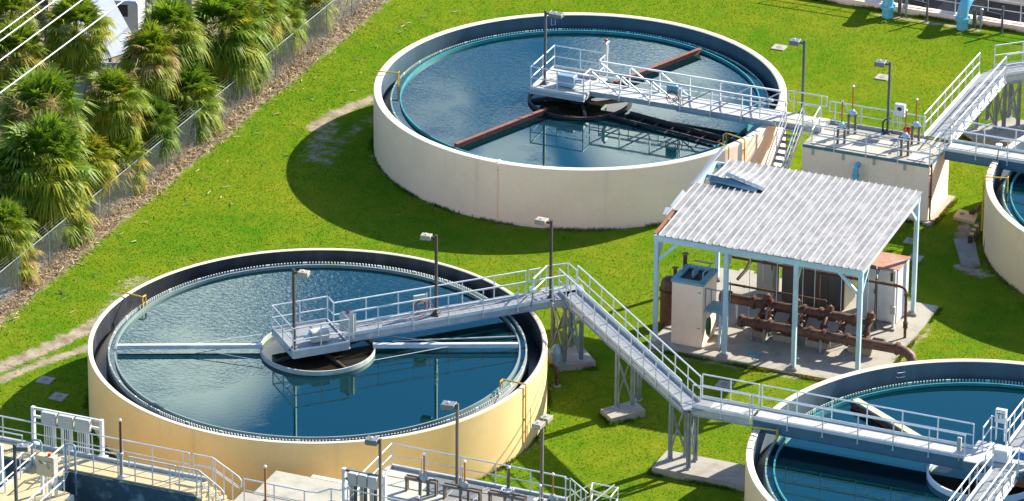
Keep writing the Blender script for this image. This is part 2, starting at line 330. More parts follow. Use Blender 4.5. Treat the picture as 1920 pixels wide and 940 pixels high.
# ------------------------------------------------------------------ mesh building
class MB:
    def __init__(s): s.v = []; s.f = []; s.mi = []; s.cur = 0
    def add(s, vs, fs):
        o = len(s.v); s.v += [tuple(v) for v in vs]
        for f in fs: s.f.append(tuple(i + o for i in f)); s.mi.append(s.cur)
        return s
    def box(s, x0, x1, y0, y1, z0, z1):
        return s.add([(x0, y0, z0), (x1, y0, z0), (x1, y1, z0), (x0, y1, z0), (x0, y0, z1), (x1, y0, z1), (x1, y1, z1), (x0, y1, z1)],
                     [(0, 3, 2, 1), (4, 5, 6, 7), (0, 1, 5, 4), (1, 2, 6, 5), (2, 3, 7, 6), (3, 0, 4, 7)])
    def cbox(s, c, sx, sy, sz, rz=0):
        """bevelled box, c = centre"""
        b = min(sx, sy, sz) * .06
        hx, hy, hz = sx / 2, sy / 2, sz / 2
        vs = []
        for (z, i) in ((-hz, b), (-hz + b, 0), (hz - b, 0), (hz, b)):
            for (x, y) in ((-hx + i, -hy + i), (hx - i, -hy + i), (hx - i, hy - i), (-hx + i, hy - i)):
                vs.append((c[0] + x * cos(rz) - y * sin(rz), c[1] + x * sin(rz) + y * cos(rz), c[2] + z))
        fs = [(3, 2, 1, 0), (12, 13, 14, 15)]
        for k in range(3):
            for j in range(4):
                fs.append((k * 4 + j, k * 4 + (j + 1) % 4, k * 4 + 4 + (j + 1) % 4, k * 4 + 4 + j))
        return s.add(vs, fs)
    def bar(s, p, q, w, h, up=(0, 0, 1)):
        p, q = Vector(p), Vector(q); d = (q - p).normalized(); u = Vector(up)
        if abs(d.dot(u)) > .98: u = Vector((1, 0, 0))
        a = d.cross(u).normalized() * (w / 2); b = a.cross(d).normalized() * (h / 2)
        vs = [p - a - b, p + a - b, p + a + b, p - a + b, q - a - b, q + a - b, q + a + b, q - a + b]
        return s.add(vs, [(0, 1, 2, 3), (7, 6, 5, 4), (0, 4, 5, 1), (1, 5, 6, 2), (2, 6, 7, 3), (3, 7, 4, 0)])
    def tube(s, pts, r, n=8, cap=True, closed=False):
        pts = [Vector(p) for p in pts]; rs = r if isinstance(r, (list, tuple)) else [r] * len(pts)
        rings = []; prev = None; m = len(pts)
        for i, p in enumerate(pts):
            if closed: d = (pts[(i + 1) % m] - pts[i - 1])
            else: d = pts[min(i + 1, m - 1)] - pts[max(i - 1, 0)]
            d.normalize()
            u = prev if prev is not None and abs(prev.dot(d)) < .95 else (Vector((0, 0, 1)) if abs(d.z) < .9 else Vector((1, 0, 0)))
            a = (u - d * u.dot(d)).normalized(); prev = a; b = d.cross(a)
            rings.append([p + a * (rs[i] * cos(2 * pi * k / n)) + b * (rs[i] * sin(2 * pi * k / n)) for k in range(n)])
        vs = [v for g in rings for v in g]; fs = []
        for i in range(m if closed else m - 1):
            j = (i + 1) % m
            for k in range(n): fs.append((i * n + k, i * n + (k + 1) % n, j * n + (k + 1) % n, j * n + k))
        if cap and not closed: fs += [tuple(range(n - 1, -1, -1)), tuple((m - 1) * n + k for k in range(n))]
        return s.add(vs, fs)
    def lathe(s, prof, n=48, c=(0, 0), close=False, a0=0, a1=2 * pi):
        full = abs(a1 - a0 - 2 * pi) < 1e-6; m = n if full else n + 1; k = len(prof)
        vs = []
        for i in range(m):
            a = a0 + (a1 - a0) * i / n
            for (r, z) in prof: vs.append((c[0] + r * cos(a), c[1] + r * sin(a), z))
        fs = []
        for i in range(n):
            j = (i + 1) % m
            for t in range(k if close else k - 1):
                u = (t + 1) % k
                fs.append((i * k + t, j * k + t, j * k + u, i * k + u))
        return s.add(vs, fs)
    def prism(s, poly, z0, z1):
        n = len(poly); vs = [(x, y, z0) for x, y in poly] + [(x, y, z1) for x, y in poly]
        return s.add(vs, [tuple(range(n - 1, -1, -1)), tuple(range(n, 2 * n))] + [(i, (i + 1) % n, n + (i + 1) % n, n + i) for i in range(n)])
    def quad(s, a, b, c, d): return s.add([a, b, c, d], [(0, 1, 2, 3)])
    def ball(s, c, r, n=10, sq=1.0):
        prof = [(r * sin(pi * i / 6), c[2] - r * sq * cos(pi * i / 6)) for i in range(7)]
        prof[0] = (.001, prof[0][1]); prof[-1] = (.001, prof[-1][1])
        return s.lathe(prof, n, (c[0], c[1]))
    def build(s, name, m, parent=None, smooth=False, loc=None, tone=None):
        base = Vector((0, 0, 0))
        if parent is not None: base = world_loc(parent)
        elif loc is not None: base = Vector(loc)
        me = bpy.data.meshes.new(name)
        me.from_pydata([(v[0] - base.x, v[1] - base.y, v[2] - base.z) for v in s.v], [], s.f)
        mats = m if isinstance(m, (list, tuple)) else [m]
        for x in mats: me.materials.append(M[x])
        if len(mats) > 1: me.polygons.foreach_set('material_index', s.mi)
        if smooth:
            me.polygons.foreach_set('use_smooth', [True] * len(me.polygons))
            try: me.set_sharp_from_angle(angle=radians(38))
            except Exception: pass
        if tone is not None:
            at_ = me.attributes.new('tone', 'FLOAT', 'FACE'); at_.data.foreach_set('value', tone)
        me.update()
        o = bpy.data.objects.new(name, me); COL.objects.link(o)
        if parent is not None: o.parent = parent
        else: o.location = base
        return o

def world_loc(o):
    p = Vector(o.location)
    while o.parent is not None:
        o = o.parent; p += Vector(o.location)
    return p

def tag(o, label=None, cat=None, group=None, kind=None):
    if label: o['label'] = label
    if cat: o['category'] = cat
    if group: o['group'] = group
    if kind: o['kind'] = kind
    return o

def thing(name, label, cat, loc=(0, 0, 0), group=None):
    o = bpy.data.objects.new(name, None); COL.objects.link(o); o.location = loc
    o.empty_display_size = .2
    return tag(o, label, cat, group)

POSTS = {}
def post(parent, p, h, r=.028, m='alu', lean=None):
    """one upright of a railing as an object of its own"""
    key = (round(h, 2), r, m)
    if key not in POSTS:
        me_o = MB().tube([(0, 0, 0), (0, 0, h)], r, 6).box(-.045, .045, -.045, .045, 0, .012)
        me = bpy.data.meshes.new('post'); me.from_pydata(me_o.v, [], me_o.f); me.materials.append(M[m]); POSTS[key] = me
    o = bpy.data.objects.new('post', POSTS[key]); COL.objects.link(o); o.parent = parent
    o.location = Vector(p) - world_loc(parent)
    return o

def railing(parent, pts, spacing=1.4, h=1.05, m='alu', mids=(.53,), ends=True, r=.028, drop=.12, closed_ends=False, posts=True):
    """top and middle rails over a polyline given at deck level, with uprights as sub-parts"""
    pts = [Vector(p) for p in pts]
    b = MB()
    zz = Vector((0, 0, 1))
    b.tube([p + zz * h for p in pts], r + .003, 8)
    for k in mids: b.tube([p + zz * k for p in pts], r - .002, 6)
    if closed_ends:
        for p in (pts[0], pts[-1]): b.tube([p + zz * h, p + zz * mids[0]], r, 6)
    o = b.build('railing', m, parent)
    if posts:
        for i in range(len(pts) - 1):
            a, c = pts[i], pts[i + 1]; ln = (c - a).length; n = max(1, round(ln / spacing))
            for k in range(n + 1):
                if k == n and i < len(pts) - 2: continue
                p = a.lerp(c, k / n)
                if closed_ends and ((i == 0 and k == 0) or (i == len(pts) - 2 and k == n)): 
                    p = a.lerp(c, .25 / max(ln, .5)) if k == 0 else a.lerp(c, 1 - .25 / max(ln, .5))
                post(o, p - zz * drop, h + drop, r, m)
    return o

def walkway(parent, p, q, w, zd, beam=.26, rails='LR', spacing=1.4, deck='deck_alu', beam_m='alu_dull', kick='alu', trims=((0, 0), (0, 0)), h=1.05, rm='alu'):
    """a straight flat run: planked deck, two channel beams, kick plates and railings"""
    p, q = Vector((p[0], p[1], 0)), Vector((q[0], q[1], 0)); d = (q - p).normalized(); n = Vector((-d.y, d.x, 0)); ln = (q - p).length
    b = MB()
    k = max(1, int(ln / .31)); st = ln / k
    for i in range(k):      # planks with open joints
        a = p + d * (i * st + .006); e = p + d * ((i + 1) * st - .006)
        b.bar((a + e) / 2 + n * (-w / 2 + .02) + Vector((0, 0, zd - .02)), (a + e) / 2 + n * (w / 2 - .02) + Vector((0, 0, zd - .02)), st - .012, .04)
    b.build('deck', deck, parent)
    for sg, nm in ((1, 'L'), (-1, 'R')):
        o = n * (sg * (w / 2 + .03)); zz = Vector((0, 0, zd - beam / 2 - .02))
        bb = MB().bar(p + o + zz, q + o + zz, .05, beam)
        fl = n * (sg * .05)
        bb.bar(p + o + fl + zz + Vector((0, 0, beam / 2 - .01)), q + o + fl + zz + Vector((0, 0, beam / 2 - .01)), .06, .02)
        bb.bar(p + o + fl + zz - Vector((0, 0, beam / 2 - .01)), q + o + fl + zz - Vector((0, 0, beam / 2 - .01)), .06, .02)
        bb.build('beam', beam_m, parent)
        if nm in rails:
            t = trims[0] if nm == 'L' else trims[1]
            a, e = p + d * t[0], q - d * t[1]
            oo = n * (sg * (w / 2 + .065)); 
            MB().bar(a + oo + Vector((0, 0, zd + .05)), e + oo + Vector((0, 0, zd + .05)), .012, .13).build('kick_plate', kick, parent)
            oo = n * (sg * (w / 2 + .10))
            railing(parent, [a + oo + Vector((0, 0, zd)), e + oo + Vector((0, 0, zd))], spacing, h, rm, drop=.2)
# ------------------------------------------------------------------ ground
TANKS = {'A': (-5.11, -7.8), 'B': (-5.43, 20.84), 'C': (22.65, -7.34), 'D': (22.97, 21.03)}
R = 9.15; H = 2.78

def seg_d(X, Y, pts):
    best = np.full(X.shape, 1e9)
    for (x0, y0), (x1, y1) in zip(pts[:-1], pts[1:]):
        dx, dy = x1 - x0, y1 - y0
        t = np.clip(((X - x0) * dx + (Y - y0) * dy) / (dx * dx + dy * dy + 1e-9), 0, 1)
        best = np.minimum(best, np.hypot(X - x0 - t * dx, Y - y0 - t * dy))
    return best

FENCE_X = -21.05
def dirt(X, Y):
    d = np.zeros(X.shape)
    d = np.maximum(d, np.clip((-20.35 - X) / .8 + .5, 0, 1.15))                         # strip below the fence and the yard behind it
    d = np.maximum(d, .95 * np.clip(1.35 - seg_d(X, Y, [(-19.5, -13.5), (-18.4, -9.9), (-17.5, -7.3), (-16.7, -4.6), (-16.3, -2.6)]) / .50, 0, 1))
    d = np.maximum(d, .82 * np.clip(1.3 - seg_d(X, Y, [(-18.6, -12.6), (-17.2, -9.2), (-16.1, -6.9), (-15.6, -5.8)]) / .38, 0, 1))
    d = np.maximum(d, .55 * np.clip(1.3 - seg_d(X, Y, [(-16.6, -4.2), (-16.9, -1.8), (-17.0, .2)]) / .7, 0, 1))
    d = np.maximum(d, .92 * np.clip(1.2 - seg_d(X, Y, [(-15.4, 23.7), (-16.2, 22.0), (-16.95, 19.8), (-17.15, 18.0)]) / .52, 0, 1))
    d = np.maximum(d, .60 * np.clip(1.3 - seg_d(X, Y, [(-16.7, 18.6), (-16.1, 16.4), (-15.7, 14.9)]) / .75, 0, 1))
    d = np.maximum(d, .50 * np.clip(1.2 - seg_d(X, Y, [(-15.2, 20.0), (-15.5, 17.0), (-15.0, 14.6)]) / .55, 0, 1))
    d = np.maximum(d, .50 * np.clip(1.3 - seg_d(X, Y, [(-13.4, 4.8), (-12.2, 4.2)]) / .5, 0, 1))
    d = np.maximum(d, .92 * np.clip(1.3 - seg_d(X, Y, [(13.2, 19.2), (13.4, 18.4)]) / .55, 0, 1))
    d = np.maximum(d, .95 * np.clip(1.3 - seg_d(X, Y, [(14.3, 15.3), (15.3, 14.8)]) / .45, 0, 1))
    for c in TANKS.values(): d = np.maximum(d, .52 * np.clip(1.0 - np.abs(np.hypot(X - c[0], Y - c[1]) - R - .05) / .35, 0, 1))
    d = np.maximum(d, .55 * np.clip(1.3 - seg_d(X, Y, [(5.0, 2.2), (14.6, 2.2)]) / .3, 0, 1))
    d = np.maximum(d, .55 * np.clip(1.3 - seg_d(X, Y, [(14.95, 2.8), (14.95, 9.0)]) / .3, 0, 1))
    d = np.maximum(d, .75 * np.clip(1.3 - seg_d(X, Y, [(1.6, 41.2), (6.6, 41.2)]) / .3, 0, 1))
    return d
xs = np.concatenate([[-3000, -800, -200, -90, -60], np.arange(-42, 34.01, .3), [60, 90, 200, 800, 3000]])
ys = np.concatenate([[-3000, -800, -200, -90, -50], np.arange(-32, 62.01, .3), [90, 200, 800, 3000]])
X, Y = np.meshgrid(xs, ys); nx, ny = len(xs), len(ys)
me = bpy.data.meshes.new('ground')
idx = np.arange(nx * ny).reshape(ny, nx)
fs = np.stack([idx[:-1, :-1], idx[:-1, 1:], idx[1:, 1:], idx[1:, :-1]], -1).reshape(-1, 4)
me.from_pydata(np.stack([X.ravel(), Y.ravel(), np.zeros(nx * ny)], 1).tolist(), [], fs.tolist())
a_ = me.attributes.new('dirt', 'FLOAT', 'POINT'); a_.data.foreach_set('value', dirt(X, Y).ravel().astype(np.float32))
me.materials.append(M['ground']); go = bpy.data.objects.new('ground', me); COL.objects.link(go); tag(go, kind='structure')

# short grass standing on the lawn: one object
KEEP = []
def blocked(P):
    m = np.zeros(len(P), bool)
    for c in TANKS.values(): m |= np.hypot(P[:, 0] - c[0], P[:, 1] - c[1]) < R + .03
    for x0, x1, y0, y1 in ((4.95, 14.75, 2.35, 11.2), (5.6, 11.6, 18.9, 21.8), (-14.5, .6, -40, -17.2), (2.0, 9.4, -40, -16.8), (-60, -20.5, -60, 80), (-60, 60, 41.2, 90)):
        m |= (P[:, 0] > x0) & (P[:, 0] < x1) & (P[:, 1] > y0) & (P[:, 1] < y1)
    return m
def scatter_blades(n):
    P = np.stack([rng.uniform(-21, 21, n), rng.uniform(-24, 41.2, n)], 1)
    P = P[~blocked(P)]
    dd = dirt(P[:, 0], P[:, 1]); P = P[rng.random(len(P)) > np.clip(dd * 1.25, 0, .97)]
    n = len(P)
    # clumped heights
    hgt = rng.uniform(.018, .048, n)
    # untrimmed tufts against the walls, pads and slab edges
    E = []
    for c in TANKS.values():
        a = rng.uniform(0, 2 * pi, 5200); r = R + .02 + np.abs(rng.normal(0, .10, 5200)); E.append(np.stack([c[0] + r * np.cos(a), c[1] + r * np.sin(a)], 1))
    for (ax_, ay_), (bx_, by_) in (((5.0, 2.3), (14.8, 2.3)), ((14.85, 2.4), (14.85, 10.9)), ((5.7, 18.9), (11.7, 18.8)), ((11.85, 18.9), (11.85, 21.9)), ((-4, 41.7), (16, 41.7)), ((9.3, -8.3), (13.5, -8.3)), ((9.33, -8.3), (9.33, -6.5)), ((5.6, -4.2), (6.35, -4.9)), ((6.35, -4.9), (7.35, -3.55)), ((2.45, -1.25), (3.9, -.2)), ((9.75, 28.9), (10.6, 28.1))):
        k = int(420 * max(1, np.hypot(bx_ - ax_, by_ - ay_) / 2)); t_ = rng.random(k); E.append(np.stack([ax_ + (bx_ - ax_) * t_ + rng.normal(0, .05, k), ay_ + (by_ - ay_) * t_ + rng.normal(0, .05, k)], 1))
    E = np.concatenate(E); keep = np.sin(E[:, 0] * 2.1 + 1.7 * np.sin(E[:, 1] * 1.3)) + rng.normal(0, .5, len(E)) > -.1; E = E[keep]
    P = np.concatenate([P, E]); hgt = np.concatenate([hgt, rng.uniform(.06, .20, len(E))]); n = len(P)
    ang = rng.uniform(0, 2 * pi, n); wd = rng.uniform(.014, .034, n); lean = rng.uniform(.2, .9, n) * hgt
    la = rng.uniform(0, 2 * pi, n)
    ax = np.stack([np.cos(ang) * wd, np.sin(ang) * wd, np.zeros(n)], 1)
    B = np.stack([P[:, 0], P[:, 1], np.full(n, -.005)], 1)
    T = B + np.stack([np.cos(la) * lean, np.sin(la) * lean, hgt], 1)
    V = np.stack([B - ax, B + ax, T], 1).reshape(-1, 3)
    me = bpy.data.meshes.new('grass')
    me.vertices.add(3 * n); me.vertices.foreach_set('co', V.ravel().astype(np.float32))
    me.loops.add(3 * n); me.loops.foreach_set('vertex_index', np.arange(3 * n, dtype=np.int32))
    me.polygons.add(n); me.polygons.foreach_set('loop_start', np.arange(0, 3 * n, 3, dtype=np.int32)); me.polygons.foreach_set('loop_total', np.full(n, 3, np.int32))
    me.update(calc_edges=True)
    tone = np.clip(.43 + .22 * np.tanh((P[:, 0] + 9) / 5.0) + .10 * np.tanh((P[:, 1] - 22) / 6) - .12 * np.tanh((-P[:, 1] - 2) / 4) * (P[:, 0] > -6) + .28 * np.sin(P[:, 0] * .55 + 1.3 * np.sin(P[:, 1] * .31)) * np.sin(P[:, 1] * .43 + .7) + .16 * np.sin(P[:, 0] * 2.3 + 2 * np.sin(P[:, 1] * 1.7)) * np.sin(P[:, 1] * 3.1 + np.sin(P[:, 0] * 1.3)) + rng.normal(0, .10, n) + .22 * np.clip(np.sin(P[:, 0] * .83 + 1.1 * np.sin(P[:, 1] * .57) + .8) * np.sin(P[:, 1] * .71 + 1.3 * np.sin(P[:, 0] * .44)) - .2, 0, 1) * 1.7 + .22 * np.exp(-((P[:, 0] + 5) / 7) ** 2 - ((P[:, 1] - 6) / 4.0) ** 2), 0, 1)
    a = me.attributes.new('tone', 'FLOAT', 'FACE'); a.data.foreach_set('value', tone.astype(np.float32))
    me.materials.append(M['blade']); o = bpy.data.objects.new('grass', me); COL.objects.link(o)
    tag(o, 'short bright green grass covering the lawn between the tanks', 'grass', kind='stuff')
scatter_blades(420000)

# ------------------------------------------------------------------ round tanks
def ring_path(c, r, z, a0, a1, n): return [(c[0] + r * cos(a0 + (a1 - a0) * i / n), c[1] + r * sin(a0 + (a1 - a0) * i / n), z) for i in range(n + 1)]

def make_tank(key, label, wall, lining, th, zb, zw, weir_m, baf_m, baf_t, trough, rteeth=8.37, rbaf=8.08, extra_lip=False):
    c = TANKS[key]
    t = thing('clarifier_tank', label, 'tank', (c[0], c[1], 0), None)
    b = MB(); zf = zw - .62
    b.lathe([(R, -.3), (R, H - .03), (R - .02, H - .005)], 180, c)
    b.cur = 1; b.lathe([(R - .02, H - .005), (R - .05, H), (R - th + .03, H), (R - th, H - .02)], 180, c)
    b.cur = 2; b.lathe([(R - th, H - .02), (R - th, zf)], 180, c)
    b.build('wall', [wall, 'rim_white', lining], t, True)
    MB().lathe([(R - th + .02, zf + .02), (rteeth + .01, zf + .02)], 120, c).build('launder_trough', trough, t, True)
    MB().lathe([(rteeth + .10, zf), (rteeth + .10, zw - .16), (rteeth + .05, zw - .10), (rteeth, zw - .10), (rteeth, zf)], 150, c).build('launder_wall', 'lining_black' if key == 'A' else trough, t, True)
    # V-notched overflow plate
    n = 404; w_ = MB(); vs = []; fs = []
    zt = zb - (.09 if key == 'B' else .005); per = 4 * n
    for i in range(per):
        a = 2 * pi * (i + (.35 if i % 2 else -.35)) / per; splice = (i // 4) % 12 == 0
        z = zt if (i % 4 in (0, 1) or splice) else zt - .13
        for r_, z_ in ((rteeth - .03, zw - .2), (rteeth - .03, z), (rteeth + .03, z), (rteeth + .03, zw - .2)):
            vs.append((c[0] + r_ * cos(a), c[1] + r_ * sin(a), z_))
    for i in range(per):
        j = (i + 1) % per
        for k in range(3): fs.append((i * 4 + k, j * 4 + k, j * 4 + k + 1, i * 4 + k + 1))
    w_.add(vs, fs); w_.build('notched_weir', weir_m, t)
    MB().lathe([(rbaf - baf_t, zw - .3), (rbaf - baf_t, zb), (rbaf, zb), (rbaf, zw - .3)], 160, c).build('scum_baffle', baf_m, t, True)
    wat = MB(); n = 96
    wat.lathe([(2.27, zw), (5.2, zw), (rteeth + .02, zw)], n, c)
    o = wat.build('water', {'A': 'water', 'B': 'water_wind'}.get(key, 'water_calm'), None, False, (c[0], c[1], zw)); tag(o, kind='structure')
    return t, c

def feed_well(t, c, r, z0, z1, th, m, zw, n=64):
    MB().lathe([(r - th, z0), (r - th, z1), (r + .01, z1), (r + .01, z0)], n, c).build('feed_well', m, t, True)
    o = MB().lathe([(.02, zw), (1.2, zw), (r, zw)], 48, c).build('water', 'water_brown', None, False, (c[0], c[1], zw)); tag(o, kind='structure')

def yellow_pipe(t, c, px, drop_in=.55, down=0.0, m='yellow', r=.035, reach=.95):
    """sampling pipe that climbs the wall, crosses the rim and hooks over the weir"""
    p = at(px[0], px[1], H + .12); d = Vector((c[0] - p.x, c[1] - p.y, 0)).normalized()
    o = Vector((c[0], c[1], 0)) - d * (R + .06); o.z = H + .12
    i = o + d * (reach + .06)
    pts = []
    if down: pts += [o - Vector((0, 0, down)), o - Vector((0, 0, .05))]
    pts += [o, i, i - Vector((0, 0, drop_in))]
    b = MB().tube([Vector(q) for q in pts], r, 8)
    s = Vector((-d.y, d.x, 0)) * .22
    b.tube([i, i + s, i + s - Vector((0, 0, drop_in * .9))], r, 8)
    for k in ([.5, 1.5] if down else []): b.bar(o + d * .07 - Vector((0, 0, k)), o - d * .02 - Vector((0, 0, k)), .12, .05)
    b.build('sampling_pipe', m, t, True)

# --- nearest tank, left
tA, cA = make_tank('A', 'tan round tank with black stained lining and pale horizontal skimmer arm', 'wall_tan', 'lining_black', .20, 2.52, 2.39, 'weir_grey', 'baffle_grey', .06, 'trough', rteeth=8.31)
feed_well(tA, cA, 2.30, 2.10, 2.58, .04, 'baffle_white', 2.39)
def arm(t, p, q, w, h, m, name='skimmer_arm', top=None):
    b = MB().bar(p, q, w, h)
    b.build(name, m, t)
pa = at(217, 645, 2.66); pb = at(980, 642, 2.66)
ctr = Vector((cA[0], cA[1], 2.60)); dA = (pb - pa).normalized()
for sg, m_ in ((-1, 'alu'), (1, 'alu')):
    p = ctr + dA * (sg * 2.2); q = ctr + dA * (sg * 7.98)
    b = MB().bar(p, q, .13, .17).bar(p + Vector((0, 0, .09)), q + Vector((0, 0, .09)), .17, .014)
    b.build('skimmer_arm', m_, tA)
    sd_ = Vector((-dA.y, dA.x, 0))
    for k in (-1, 1):
        MB().tube([ctr + dA * (sg * 2.2) + sd_ * (k * 1.25) - Vector((0, 0, .05)), ctr + dA * (sg * 5.3) + sd_ * (k * .1) + Vector((0, 0, .02))], .017, 6).build('stay_rod', 'alu', tA)
MB().tube([(cA[0], cA[1], .4), (cA[0], cA[1], 2.75)], .42, 20).build('centre_column', 'rust_dark', tA, True)
q1, q2 = at(735, 640, 2.46), at(972, 631, 2.46)
MB().tube([q1, q2], .035, 8).build('scum_pipe', 'baffle_white', tA)
yellow_pipe(tA, cA, (233, 549), .5); yellow_pipe(tA, cA, (990, 722), .35, 2.55)
MB().tube([at(1022, 655, H), at(1023, 655, H) + Vector((0, 0, .35))], .02, 6).build('level_rod', 'alu', tA)

# --- far tank
tB, cB = make_tank('B', 'beige round tank with teal baffle ring and rusted red skimmer beams', 'wall_beige', 'lining_blue', .33, 2.37, 2.23, 'weir_teal', 'baffle_teal', .05, 'trough_grey', rbaf=7.98)
feed_well(tB, cB, 2.31, 1.95, 2.36, .09, 'rust_dark', 2.23)
dB = (at(1316, 92, 2.42) - at(860, 270, 2.42)).normalized(); ctr = Vector((cB[0], cB[1], 2.36))
for sg in (-1, 1):
    p, q = ctr + dB * (sg * 2.2), ctr + dB * (sg * 7.85); sd_ = Vector((-dB.y, dB.x, 0))
    b = MB().bar(p, q, .10, .26).bar(p + sd_ * .13 + Vector((0, 0, -.09)), q + sd_ * .13 + Vector((0, 0, -.09)), .2, .05).bar(p + Vector((0, 0, .13)) - sd_ * .06, q + Vector((0, 0, .13)) - sd_ * .06, .16, .02)
    b.build('skimmer_beam', 'rust_beam', tB)
dR = (at(1388, 268, 2.3) - at(1182, 212, 2.3)).normalized()
p, q = at(1182, 213, 2.34), at(1386, 268, 2.34)
b = MB().bar(p, q, .09, .2); sd_ = Vector((-dR.y, dR.x, 0))
for k in range(7):
    a_ = p.lerp(q, k / 7); e_ = p.lerp(q, (k + 1) / 7); o_ = sd_ * -1.0
    b.bar(a_, a_ + o_ * (.5 + .5 * (k % 2)), .05, .05)
p2, q2 = p - sd_ * .75 - dR * .6, q - sd_ * .6
b.bar(p2, q2, .07, .1)
b.build('scraper_truss', 'rust_dark', tB)
MB().tube([(cB[0], cB[1], .4), (cB[0], cB[1], 2.62)], .5, 20).build('centre_column', 'rust_dark', tB, True)
b = MB()
for k in range(4):
    a = k * pi / 2 + .5; b.bar((cB[0] + .4 * cos(a), cB[1] + .4 * sin(a), 2.45), (cB[0] + 2.25 * cos(a), cB[1] + 2.25 * sin(a), 2.28), .12, .16)
b.build('well_spoke', 'rust_dark', tB)
b = MB().lathe([(.05, 2.78), (.9, 2.72), (.95, 2.62), (.6, 2.5), (.45, 2.48)], 24, cB); b.build('drive_housing', 'rust_dark', tB, True)
b = MB()
for k in range(4):
    a = k * pi / 2 + 1.0; b.bar((cA[0] + .4 * cos(a), cA[1] + .4 * sin(a), 2.5), (cA[0] + 2.25 * cos(a), cA[1] + 2.25 * sin(a), 2.40), .10, .14)
b.build('well_spoke', 'rust_dark', tA)
MB().lathe([(.05, 2.78), (.8, 2.74), (.85, 2.62), (.5, 2.5), (.42, 2.48)], 24, cA).build('drive_housing', 'rust_dark', tA, True)
yellow_pipe(tB, cB, (706, 134), .75, 0.0); yellow_pipe(tB, cB, (1408, 265), .6, 1.9)
# drain pipe clamped to the front of the far tank
g0 = at(935, 304, H); a = atan2(g0.y - cB[1], g0.x - cB[0])
def polar(c, r, a, z): return Vector((c[0] + r * cos(a), c[1] + r * sin(a), z))
b = MB().tube([polar(cB, R - .25, a, H + .06), polar(cB, R + .03, a, H + .10), polar(cB, R + .06, a, H - .02), polar(cB, R + .05, a, .02)], .022, 8)
for z in (2.45, 1.2): b.bar(polar(cB, R + .02, a - .008, z), polar(cB, R + .02, a + .008, z), .05, .05)
b.build('conduit', 'wall_beige', tB)
g0 = at(1377, 283, H); a = atan2(g0.y - cB[1], g0.x - cB[0])
MB().tube([polar(cB, R - .5, a, H + .08), polar(cB, R + .05, a, H + .08), polar(cB, R + .05, a, .9)], .03, 8).build('sampling_pipe', 'yellow', tB)

# --- near tank, right
tC, cC = make_tank('C', 'cream round tank cut by the lower right corner with a white scum trough', 'wall_cream', 'lining_grey', .28, 2.24, 2.12, 'weir_teal', 'baffle_teal', .06, 'trough_grey', rbaf=8.08)
feed_well(tC, cC, 2.23, 1.95, 2.36, .06, 'cap', 2.12)
p, q = at(1604, 749, 2.42), at(1738, 829, 2.42)
d = (q - p).normalized(); sd_ = Vector((-d.y, d.x, 0))
b = MB().bar(p, q, .30, .05); b.bar(p + sd_ * .1 - Vector((0, 0, .12)), q + sd_ * .1 - Vector((0, 0, .12)), .03, .2)
b.build('scum_trough', 'crust', tC)
b = MB().bar(p - sd_ * .2 - Vector((0, 0, .16)), q - sd_ * .2 - Vector((0, 0, .16)), .06, .22)
for k in range(6):
    a_ = p.lerp(q, (k + .5) / 6) - sd_ * .24; b.bar(a_ - Vector((0, 0, .28)) - d * .2, a_ + d * .2, .03, .03)
b.build('trough_frame', 'rust', tC)
MB().tube([(cC[0], cC[1], .4), (cC[0], cC[1], 2.75)], .42, 20).build('centre_column', 'cap', tC, True)
yellow_pipe(tC, cC, (1407, 801), .45, 0)
b = MB()
for z in (2.52, 2.32):
    p = at(1700, 690 + (2.78 - z) * 46 + 8, z); a = atan2(p.y - cC[1], p.x - cC[0])
    b.tube([polar(cC, R - .28, a - .018, z), polar(cC, R - .40, a - .018, z), polar(cC, R - .40, a + .018, z), polar(cC, R - .28, a + .018, z)], .018, 6)
b.build('ladder_rung', 'alu', tC)
# --- far right tank
tD, cD = make_tank('D', 'cream round tank at the right edge with a purple ladder against it', 'wall_cream', 'lining_grey', .30, 2.30, 2.16, 'weir_teal', 'baffle_teal', .05, 'trough_grey')
feed_well(tD, cD, 2.23, 1.95, 2.36, .06, 'cap', 2.16)
yellow_pipe(tD, cD, (1850, 332), .75, 2.5)

# ------------------------------------------------------------------ bridges and walkways
ZD = 3.07
def u45(x, y): return Vector((x, y, 0))
e45 = Vector((cos(radians(45.5)), sin(radians(45.5)), 0)); n45 = Vector((-e45.y, e45.x, 0))
cAv = Vector((cA[0], cA[1], 0))
brA = thing('access_bridge', 'silver bridge with square platform over the tank with black stained lining', 'bridge', (cA[0], cA[1], ZD))
# centre platform
def flat(poly, z0, z1): return MB().prism(poly, z0, z1)
def loc45(s, t): p = cAv + e45 * s + n45 * t; return (p.x, p.y)
hp = 1.18
pc = [(-hp - .30, -hp), (hp - .30, -hp), (hp - .30, hp), (-hp - .30, hp)]
flat([loc45(*p) for p in pc], ZD - .05, ZD).build('platform_deck', 'deck_alu', brA)
b = MB()
for i in range(4):
    p, q = loc45(*pc[i]), loc45(*pc[(i + 1) % 4]); b.bar((*p, ZD - .10), (*q, ZD - .10), .06, .30)
b.build('platform_frame', 'alu_dull', brA)
def l3(s, t, z=ZD): x, y = loc45(s, t); return (x, y, z)
xr = hp - .30
railing(brA, [l3(xr, .52), l3(xr, hp), l3(-hp - .3, hp), l3(-hp - .3, -hp), l3(xr, -hp), l3(xr, -.52)], 1.2, drop=.2)
b = MB()
for i in ((3, 0), (0, 1), (2, 3)):
    p, q = loc45(*pc[i[0]]), loc45(*pc[i[1]]); b.bar((*p, ZD + .05), (*q, ZD + .05), .012, .13)
b.build('kick_plate', 'alu', brA)
p0 = cAv + e45 * xr; p1 = cAv + e45 * 9.95
walkway(brA, p0, p1, .80, ZD, .27, 'LR', 1.40, 'deck_alu', 'alu_dull', 'alu', ((0, .75), (0, 0)))

